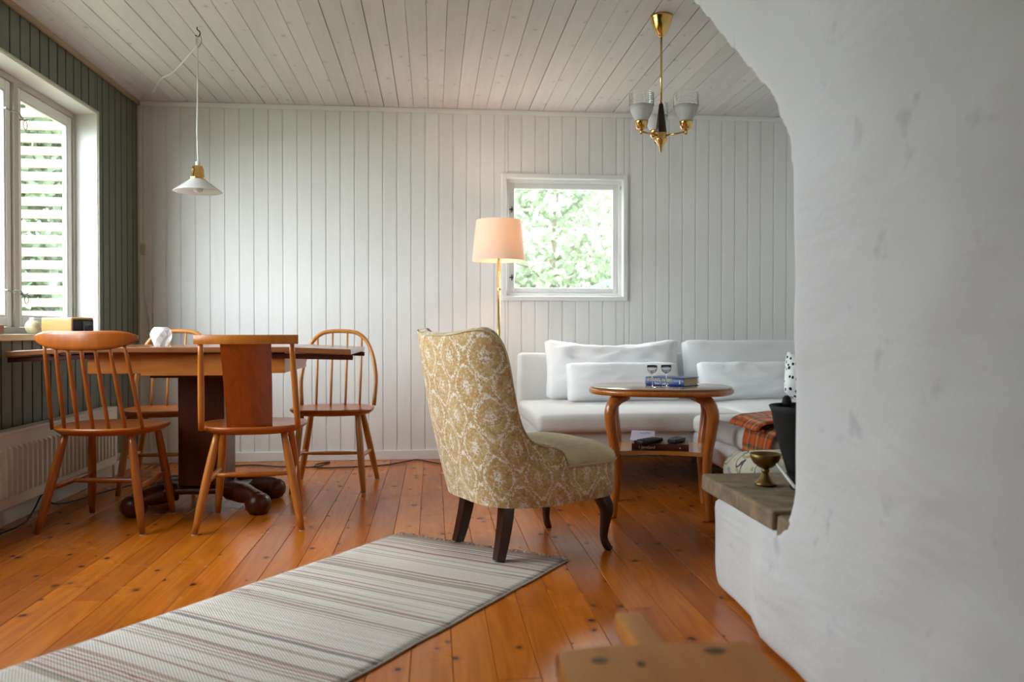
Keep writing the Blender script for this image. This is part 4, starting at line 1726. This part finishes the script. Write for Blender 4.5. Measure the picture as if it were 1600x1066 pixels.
def remote(loc, rz, label, L=.155, w=.044, tilt=0.0, pale=False):
    t = thing('remote_control', label, 'remote control', loc, rz, 'remotes on the coffee table shelf')
    t.rotation_euler = (tilt, 0, rz)
    obj('body', boxbm(-w / 2, w / 2, -L / 2, L / 2, 0, .018, .005, 2), M['black'], t)
    if pale:
        obj('face_plate', boxbm(-w * .42, w * .42, -L * .45, L * .45, .0178, .0192, .0006), M['note'], t)
    first = None
    for r_ in range(7):
        for c_ in range(3):
            p = ((c_ - 1) * w * .27, -L * .38 + r_ * L * .115, .0185)
            if first is None:
                first = obj('button', boxbm(-.0042, .0042, -.0035, .0035, 0, .003, .0008), M['darkgrey'], t, loc=p)
            else:
                b_ = first.copy()
                COL.objects.link(b_)
                b_.location = p
    return t


remote((.985, 3.700, SZ + .0295), R(-48), 'black remote with grey keys lying across the brown book', .17, .05)
remote((1.120, 3.715, SZ + .0295), R(-40), 'small black remote with a pale face plate on the brown book', .11, .046, pale=True)
nt = thing('paper_note', 'curled lilac paper note with a scribble behind the remote', 'paper', (.985, 3.812, SZ + .0295), R(-20))
bm = nb()
rows = []
for j in range(7):
    v = j / 6
    rows.append([bm.verts.new((-.055 + .11 * i / 4, -.04 + .07 * v, .001 + .038 * v ** 2)) for i in range(5)])
rows2 = [[bm.verts.new(v.co + Vector((0, .0004, -.0008))) for v in r_] for r_ in rows]
for j in range(6):
    for i in range(4):
        bm.faces.new((rows[j][i], rows[j][i + 1], rows[j + 1][i + 1], rows[j + 1][i]))
        bm.faces.new((rows2[j][i], rows2[j + 1][i], rows2[j + 1][i + 1], rows2[j][i + 1]))
obj('sheet', bm, M['note'], nt, smooth=True)
rr = random.Random(9)
scr_pts = [(-.012 + .045 * k / 14 + rr.uniform(-.003, .003), .018 + rr.uniform(-.004, .006), .0) for k in range(15)]
scr_pts = [(a, b, .0022 + .038 * ((b + .04) / .07) ** 2) for a, b, c in scr_pts]
obj('scribble', tubebm(scr_pts, .0008, 4), M['darkink'], nt)

# ------------------------------------------------------------------ sofa
def soft_box(bm, x0, x1, y0, y1, z0, z1, r=.05, n=6, puff=0.0, seed=0):
    """rounded box with a gently bulging top"""
    t = nb()
    box(t, x0, x1, y0, y1, z0, z1, r, 4)
    bmesh.ops.subdivide_edges(t, edges=[e for e in t.edges if e.calc_length() > .18], cuts=n, use_grid_fill=True)
    cx, cy_ = (x0 + x1) / 2, (y0 + y1) / 2
    for v in t.verts:
        u = (v.co.x - cx) / (x1 - x0) * 2
        w = (v.co.y - cy_) / (y1 - y0) * 2
        if v.co.z > (z0 + z1) / 2:
            v.co.z += puff * max(0, 1 - u ** 4) * max(0, 1 - w ** 4)
            v.co.z += .006 * noise.noise(v.co * 4 + Vector((seed, 0, 0)))
        v.co += Vector((noise.noise(v.co * 5 + Vector((0, seed, 3))), noise.noise(v.co * 5 + Vector((7, seed, 0))), 0)) * .006
    me = bpy.data.meshes.new('t')
    t.to_mesh(me)
    t.free()
    bm.from_mesh(me)
    bpy.data.meshes.remove(me)
    return bm


SX0, SX1, SY0, SY1 = .535, 2.62, 4.20, 5.20
CHX = 1.335
sofa = thing('corner_sofa', 'low white corner sofa with a chaise against the back wall', 'sofa', (0, 0, 0))
zs0, zs1 = .190, .315
obj('seat_base', soft_box(nb(), SX0 + .01, 1.655, SY0 + .03, SY1, zs0, zs1, .02), M['sofaside'], sofa, smooth=True)
obj('seat_base', soft_box(nb(), 1.665, SX1, SY0 + .03, SY1, zs0, zs1, .02, seed=2), M['sofaside'], sofa, smooth=True)
obj('chaise_base', soft_box(nb(), CHX + .02, SX1, 3.13, SY0 + .02, zs0, zs1, .02, seed=3), M['sofa'], sofa, smooth=True)
obj('seat_cushion', soft_box(nb(), SX0 - .005, 1.640, SY0 - .03, SY1 - .06, zs1 + .002, .412, .032, 7, .018, seed=4), M['sofa'], sofa, smooth=True)
obj('seat_cushion', soft_box(nb(), 1.650, SX1, SY0 - .02, SY1 - .06, zs1 + .002, .414, .032, 7, .022, seed=5), M['sofa'], sofa, smooth=True)
obj('chaise_cushion', soft_box(nb(), CHX, SX1, 3.11, SY0 - .035, zs1 + .002, .410, .032, 7, .018, seed=6), M['sofa'], sofa, smooth=True)
obj('back_rest', soft_box(nb(), SX0, 1.655, SY1 - .05, SY1 + .06, zs0, .705, .03, seed=7), M['sofaside'], sofa, smooth=True)
obj('back_rest', soft_box(nb(), 1.665, SX1, SY1 - .05, SY1 + .06, zs0, .705, .03, seed=8), M['sofaside'], sofa, smooth=True)
for lx, ly in ((SX0 + .08, SY0 + .10), (SX0 + .08, SY1 - .06), (1.66, SY0 + .10), (1.66, SY1 - .06), (SX1 - .06, SY1 - .06), (CHX + .10, 3.22), (SX1 - .08, 3.22)):
    obj('leg', tubebm([(lx, ly, 0), (lx, ly, zs0 + .004)], .017, 12), M['steel'], sofa)


def pillow_bm(w, h, t, n=22, p=3.2, ear=.05, crumple=.006, seed=0, sag=0.0):
    bm = nb()
    front, back = [], []
    for j in range(n + 1):
        rf, rb = [], []
        for i in range(n + 1):
            u, v = -1 + 2 * i / n, -1 + 2 * j / n
            th = t / 2 * max(0, (1 - abs(u) ** p)) ** .55 * max(0, (1 - abs(v) ** p)) ** .55
            x_ = w / 2 * u * (1 - ear * (1 - v * v))
            z_ = h / 2 * v * (1 - ear * (1 - u * u))
            rc = 1 - .035 * (abs(u) * abs(v)) ** 6
            x_ *= rc
            z_ *= rc
            if v > 0:
                z_ -= sag * v * (1 - u * u)
            q = Vector((u * 2.0, v * 2.0, seed * 3.7))
            wr = crumple * (noise.noise(q * 1.6) + .6 * noise.noise(q * 3.7))
            ed_ = (1 - abs(u) ** 8) * (1 - abs(v) ** 8) * min(1.0, th / (.35 * t))
            a = bm.verts.new((x_, -th - wr * ed_, z_ + wr * .4))
            rf.append(a)
            if i in (0, n) or j in (0, n):
                rb.append(a)
            else:
                rb.append(bm.verts.new((x_, th + wr * ed_ * .6, z_ + wr * .4)))
        front.append(rf)
        back.append(rb)
    for j in range(n):
        for i in range(n):
            if i in (0, n - 1) and j in (0, n - 1):
                # blunt corner: two triangles fold around the last inner vertex
                q = [(j, i), (j, i + 1), (j + 1, i + 1), (j + 1, i)]
                k = q.index((0 if j == 0 else n, 0 if i == 0 else n))
                a, b, c = q[k - 3], q[k - 2], q[k - 1]
                bm.faces.new([front[y][x] for y, x in (a, b, c)])
                bm.faces.new([back[y][x] for y, x in (c, b, a)])
                continue
            bm.faces.new((front[j][i], front[j][i + 1], front[j + 1][i + 1], front[j + 1][i]))
            bm.faces.new((back[j][i], back[j + 1][i], back[j + 1][i + 1], back[j][i + 1]))
    for v in [v for v in bm.verts if not v.link_faces]:
        bm.verts.remove(v)
    return bm


def cushion(name, label, cx, y_, z0_, w, h, t, mat, tilt, rz=0.0, roll=0.0, seed=0, crumple=.006, ear=.05, sag=0.0, group='cushions on the sofa'):
    o = obj(name, pillow_bm(w, h, t, seed=seed, crumple=crumple, ear=ear, sag=sag), mat, None, smooth=True)
    o.rotation_euler = (tilt, roll, rz)
    o.location = (cx, y_, z0_ + h / 2 * math.cos(tilt))
    return tag(o, label, 'cushion', group)


ZS = .424
cushion('back_cushion', 'large crumpled white cushion at the free end of the sofa', 1.105, 5.005, ZS, .86, .385, .17, M['cushw'], R(-14), seed=1, crumple=.026, ear=.05, sag=.035)
cushion('back_cushion', 'large smooth pale grey cushion in the sofa corner', 1.985, 5.010, ZS, .88, .375, .17, M['cushg'], R(-14), seed=2, crumple=.010, ear=.02)
cushion('lumbar_cushion', 'small white cushion leaning on the large crumpled one', 1.120, 4.800, ZS, .68, .245, .14, M['cushw'], R(-18), seed=3, crumple=.010, ear=.02)
cushion('lumbar_cushion', 'small white cushion leaning on the pale grey one', 1.890, 4.815, ZS, .62, .245, .14, M['cushw'], R(-18), seed=4, crumple=.010, ear=.02)
cushion('scatter_cushion', 'white cushion with short black dashes beside the fireplace edge of the sofa', 2.105, 4.50, ZS - .004, .30, .30, .12, M['spots'], R(-30), R(12), R(28), seed=5, crumple=.006, ear=.06)

# ------------------------------------------------------------------ tartan blanket over the chaise edge
bl_ = thing('tartan_blanket', 'red tartan wool blanket slipping over the chaise edge', 'blanket', (0, 0, 0))


def cloth(name, path, y0_, y1_, mat, th=.006, wav=.014, seed=0, skew=0.0, nv=22):
    pth = catmull(path, 6)
    bm = nb()
    uvl = bm.loops.layers.uv.new('UVMap')
    S = [0]
    for i in range(1, len(pth)):
        S.append(S[-1] + (pth[i] - pth[i - 1]).length)
    up_, dn_ = [], []
    for j in range(nv + 1):
        v = j / nv
        ru, rd_ = [], []
        for i, p in enumerate(pth):
            yy = lerp(y0_, y1_, v) + skew * S[i] + .02 * noise.noise((S[i] * 5, seed, 2))
            t = (pth[min(i + 1, len(pth) - 1)] - pth[max(i - 1, 0)]).normalized()
            nrm = Vector((t.z, 0, -t.x))
            nrm = -nrm if nrm.z < -.2 or nrm.x > .5 else nrm
            w = wav * abs(noise.noise((S[i] * 6, v * 3.2, seed))) + wav * .4 * abs(noise.noise((S[i] * 12, v * 9, seed + 3)))
            P_ = Vector((p.x, yy, p.z)) + nrm * w
            ru.append(bm.verts.new(P_ + nrm * th))
            rd_.append(bm.verts.new(P_))
        up_.append(ru)
        dn_.append(rd_)

    def fc(vs, uvs):
        f = bm.faces.new(vs)
        for lp, uv in zip(f.loops, uvs):
            lp[uvl].uv = uv
    m_ = len(pth)
    yl_ = abs(y1_ - y0_)
    for j in range(nv):
        for i in range(m_ - 1):
            uv = ((S[i], j / nv * yl_), (S[i + 1], j / nv * yl_), (S[i + 1], (j + 1) / nv * yl_), (S[i], (j + 1) / nv * yl_))
            fc((up_[j][i], up_[j][i + 1], up_[j + 1][i + 1], up_[j + 1][i]), uv)
            fc((dn_[j][i], dn_[j + 1][i], dn_[j + 1][i + 1], dn_[j][i + 1]), (uv[0], uv[3], uv[2], uv[1]))
    for j in range(nv):
        for i in (0, m_ - 1):
            fc((up_[j][i], up_[j + 1][i], dn_[j + 1][i], dn_[j][i]), ((S[i], 0),) * 4)
    for i in range(m_ - 1):
        for j in (0, nv):
            fc((up_[j][i], dn_[j][i], dn_[j][i + 1], up_[j][i + 1]), ((S[i], j / nv * yl_), (S[i], j / nv * yl_), (S[i + 1], j / nv * yl_), (S[i + 1], j / nv * yl_)))
    return obj(name, bm, mat, bl_, smooth=True)


cloth('drape', [(1.72, 0, .448), (1.55, 0, .452), (1.40, 0, .446), (1.335, 0, .432), (1.318, 0, .40), (1.312, 0, .36), (1.309, 0, .315), (1.305, 0, .27)], 3.14, 3.42, M['tartan'], seed=1, skew=-.10)
cloth('fold', [(1.70, 0, .470), (1.52, 0, .478), (1.40, 0, .472), (1.325, 0, .466), (1.292, 0, .446), (1.300, 0, .432)], 3.16, 3.46, M['tartan'], th=.012, seed=4, wav=.02)

pf = thing('floral_pouf', 'square cream pouf in a floral fabric behind the hearth', 'pouf', (1.275, 2.905, 0))
obj('body', soft_box(nb(), -.175, .175, -.17, .17, .0, .375, .05, 5, .022, seed=11), M['floral'], pf, smooth=True)
obj('piping', tubebm([(.150 * math.copysign(abs(math.cos(a)) ** .3, math.cos(a)), .145 * math.copysign(abs(math.sin(a)) ** .3, math.sin(a)), .372) for a in [2 * PI * k / 40 for k in range(40)]], .004, 6, closed=True), M['floral'], pf, smooth=True)

# ------------------------------------------------------------------ hearth things
HZ = .372
gp = at_z(1196, 757, HZ)
gb = thing('brass_goblet', 'small aged brass goblet standing on the stone hearth', 'goblet', (gp.x, gp.y, HZ))
obj('foot', lathebm([(.034, 0), (.034, .004), (.026, .010), (.014, .026), (.009, .036)], 28), M['oldbrass'], gb, smooth=True)
obj('knop', lathebm([(.008, .034), (.012, .040), (.012, .044), (.009, .050)], 20), M['oldbrass'], gb, smooth=True)
obj('bowl', lathebm([(.009, .048), (.022, .054), (.036, .066), (.044, .080), (.0475, .094), (.046, .0945), (.041, .082), (.030, .068), (.010, .060)], 32), M['oldbrass'], gb, smooth=True)
jp = thing('iron_jug', 'tall black iron jug tapering to its base, at the back of the hearth', 'jug', (1.095, 2.345, HZ))
obj('body', lathebm([(.036, 0), (.040, .004), (.050, .05), (.070, .12), (.086, .18), (.094, .228), (.102, .248), (.099, .250), (.088, .228), (.078, .18), (.060, .12), (.040, .05), (.020, .012)], 32), M['iron'], jp, smooth=True)
for a in (100, 280):
    d = Vector((math.cos(R(a)), math.sin(R(a)), 0))
    obj('lug', lathebm([(.012, .236), (.015, .25), (.012, .266), (.005, .272)], 12, d * .090), M['iron'], jp, smooth=True)
obj('spout', tubebm([(.06, -.06, .225), (.085, -.085, .246), (.10, -.10, .262)], [.030, .022, .012], 10), M['iron'], jp, smooth=True)
wp = thing('white_rod', 'thin white rod leaning between the goblet and the jug', 'rod', (0, 0, 0))
a_, b_ = at_y(1242, 762, 2.22), at_y(1216, 728, 2.36)
a_.z = max(a_.z, HZ + .005)
obj('shaft', tubebm([a_, b_], .0045, 8), M['wpaint'], wp, smooth=True)
obj('tip', tubebm([b_, b_ + (b_ - a_).normalized() * .012], [.0048, .003], 8), M['wpaint'], wp, smooth=True)

# ------------------------------------------------------------------ pine stool in the foreground
st = thing('pine_stool', 'low honey pine stool with a handle and dark knots, beside the fireplace', 'stool', (.345, 1.075, 0))
SZt = .350
poly = catmull([(-.150, -.16, 0), (-.157, 0, 0), (-.156, .150, 0), (-.145, .172, 0), (-.09, .182, 0), (0, .186, 0), (.09, .184, 0), (.140, .178, 0), (.152, .160, 0), (.155, 0, 0), (.150, -.16, 0), (.13, -.178, 0), (0, -.184, 0), (-.13, -.178, 0)], 4, True)
obj('seat', prism(nb(), [(p.x, p.y) for p in poly], 'z', SZt - .045, SZt, .006, 2), M['stool'], st)
obj('handle', boxbm(-.028, .022, .175, .345, SZt - .040, SZt - .002, .008, 2), M['stool'], st)
for kx, ky, ra, rb in ((-.098, .130, .013, .011), (.085, .150, .017, .012), (-.040, .112, .007, .010), (.02, .02, .012, .012), (-.09, -.06, .012, .013)):
    obj('knot', prism(nb(), [(kx + ra * math.cos(2 * PI * k / 14), ky + rb * math.sin(2 * PI * k / 14)) for k in range(14)], 'z', SZt - .001, SZt + .0006), M['knot'], st)
for sx in (-1, 1):
    for sy in (-1, 1):
        obj('leg', tubebm([(sx * .10, sy * .115, SZt - .04), (sx * .135, sy * .15, 0)], [.020, .017], 10), M['stool'], st, smooth=True)

# ------------------------------------------------------------------ cables on the floor
cb = thing('lamp_cable', 'black cable trailing along the baseboard of the back wall', 'cable', (0, 0, 0))
pxs = [(330, 730), (362, 728.5), (400, 727), (430, 729), (462, 730), (495, 729.5), (510, 724), (515, 722), (500, 724.5), (492, 727.5), (500, 731), (530, 730.5), (560, 729.5), (600, 727), (630, 722), (652, 718.5), (672, 722), (700, 726), (740, 728)]
pts = [at_z(a, b, .006) for a, b in pxs]
pts = [Vector((p.x, min(p.y, YB - .03), .006)) for p in pts] + [Vector((.395, 5.135, .006))]
obj('cord', tubebm(catmull(pts, 4), .0042, 6), M['blackcord'], cb, smooth=True)
obj('plug', boxbm(pts[0].x - .045, pts[0].x - .001, pts[0].y - .014, pts[0].y + .014, .0, .024, .005, 2), M['black'], cb)
cb2 = thing('extension_cable', 'black cable and plug lying under the radiator', 'cable', (0, 0, 0))
pts = [(-1.775, 3.55, .004), (-1.765, 3.75, .004), (-1.79, 3.90, .03), (-1.795, 4.0, .085), (-1.785, 4.06, .03), (-1.765, 4.2, .004), (-1.70, 4.45, .004), (-1.63, 4.62, .004), (-1.585, 4.70, .004)]
obj('cord', tubebm(catmull([(a, b, c + .004) for a, b, c in pts], 5), .004, 6), M['blackcord'], cb2, smooth=True)
obj('plug', boxbm(-.022, .022, -.03, .03, 0, .034, .008, 2), M['black'], cb2, loc=(-1.565, 4.735, 0), rot=(0, 0, R(-25)))
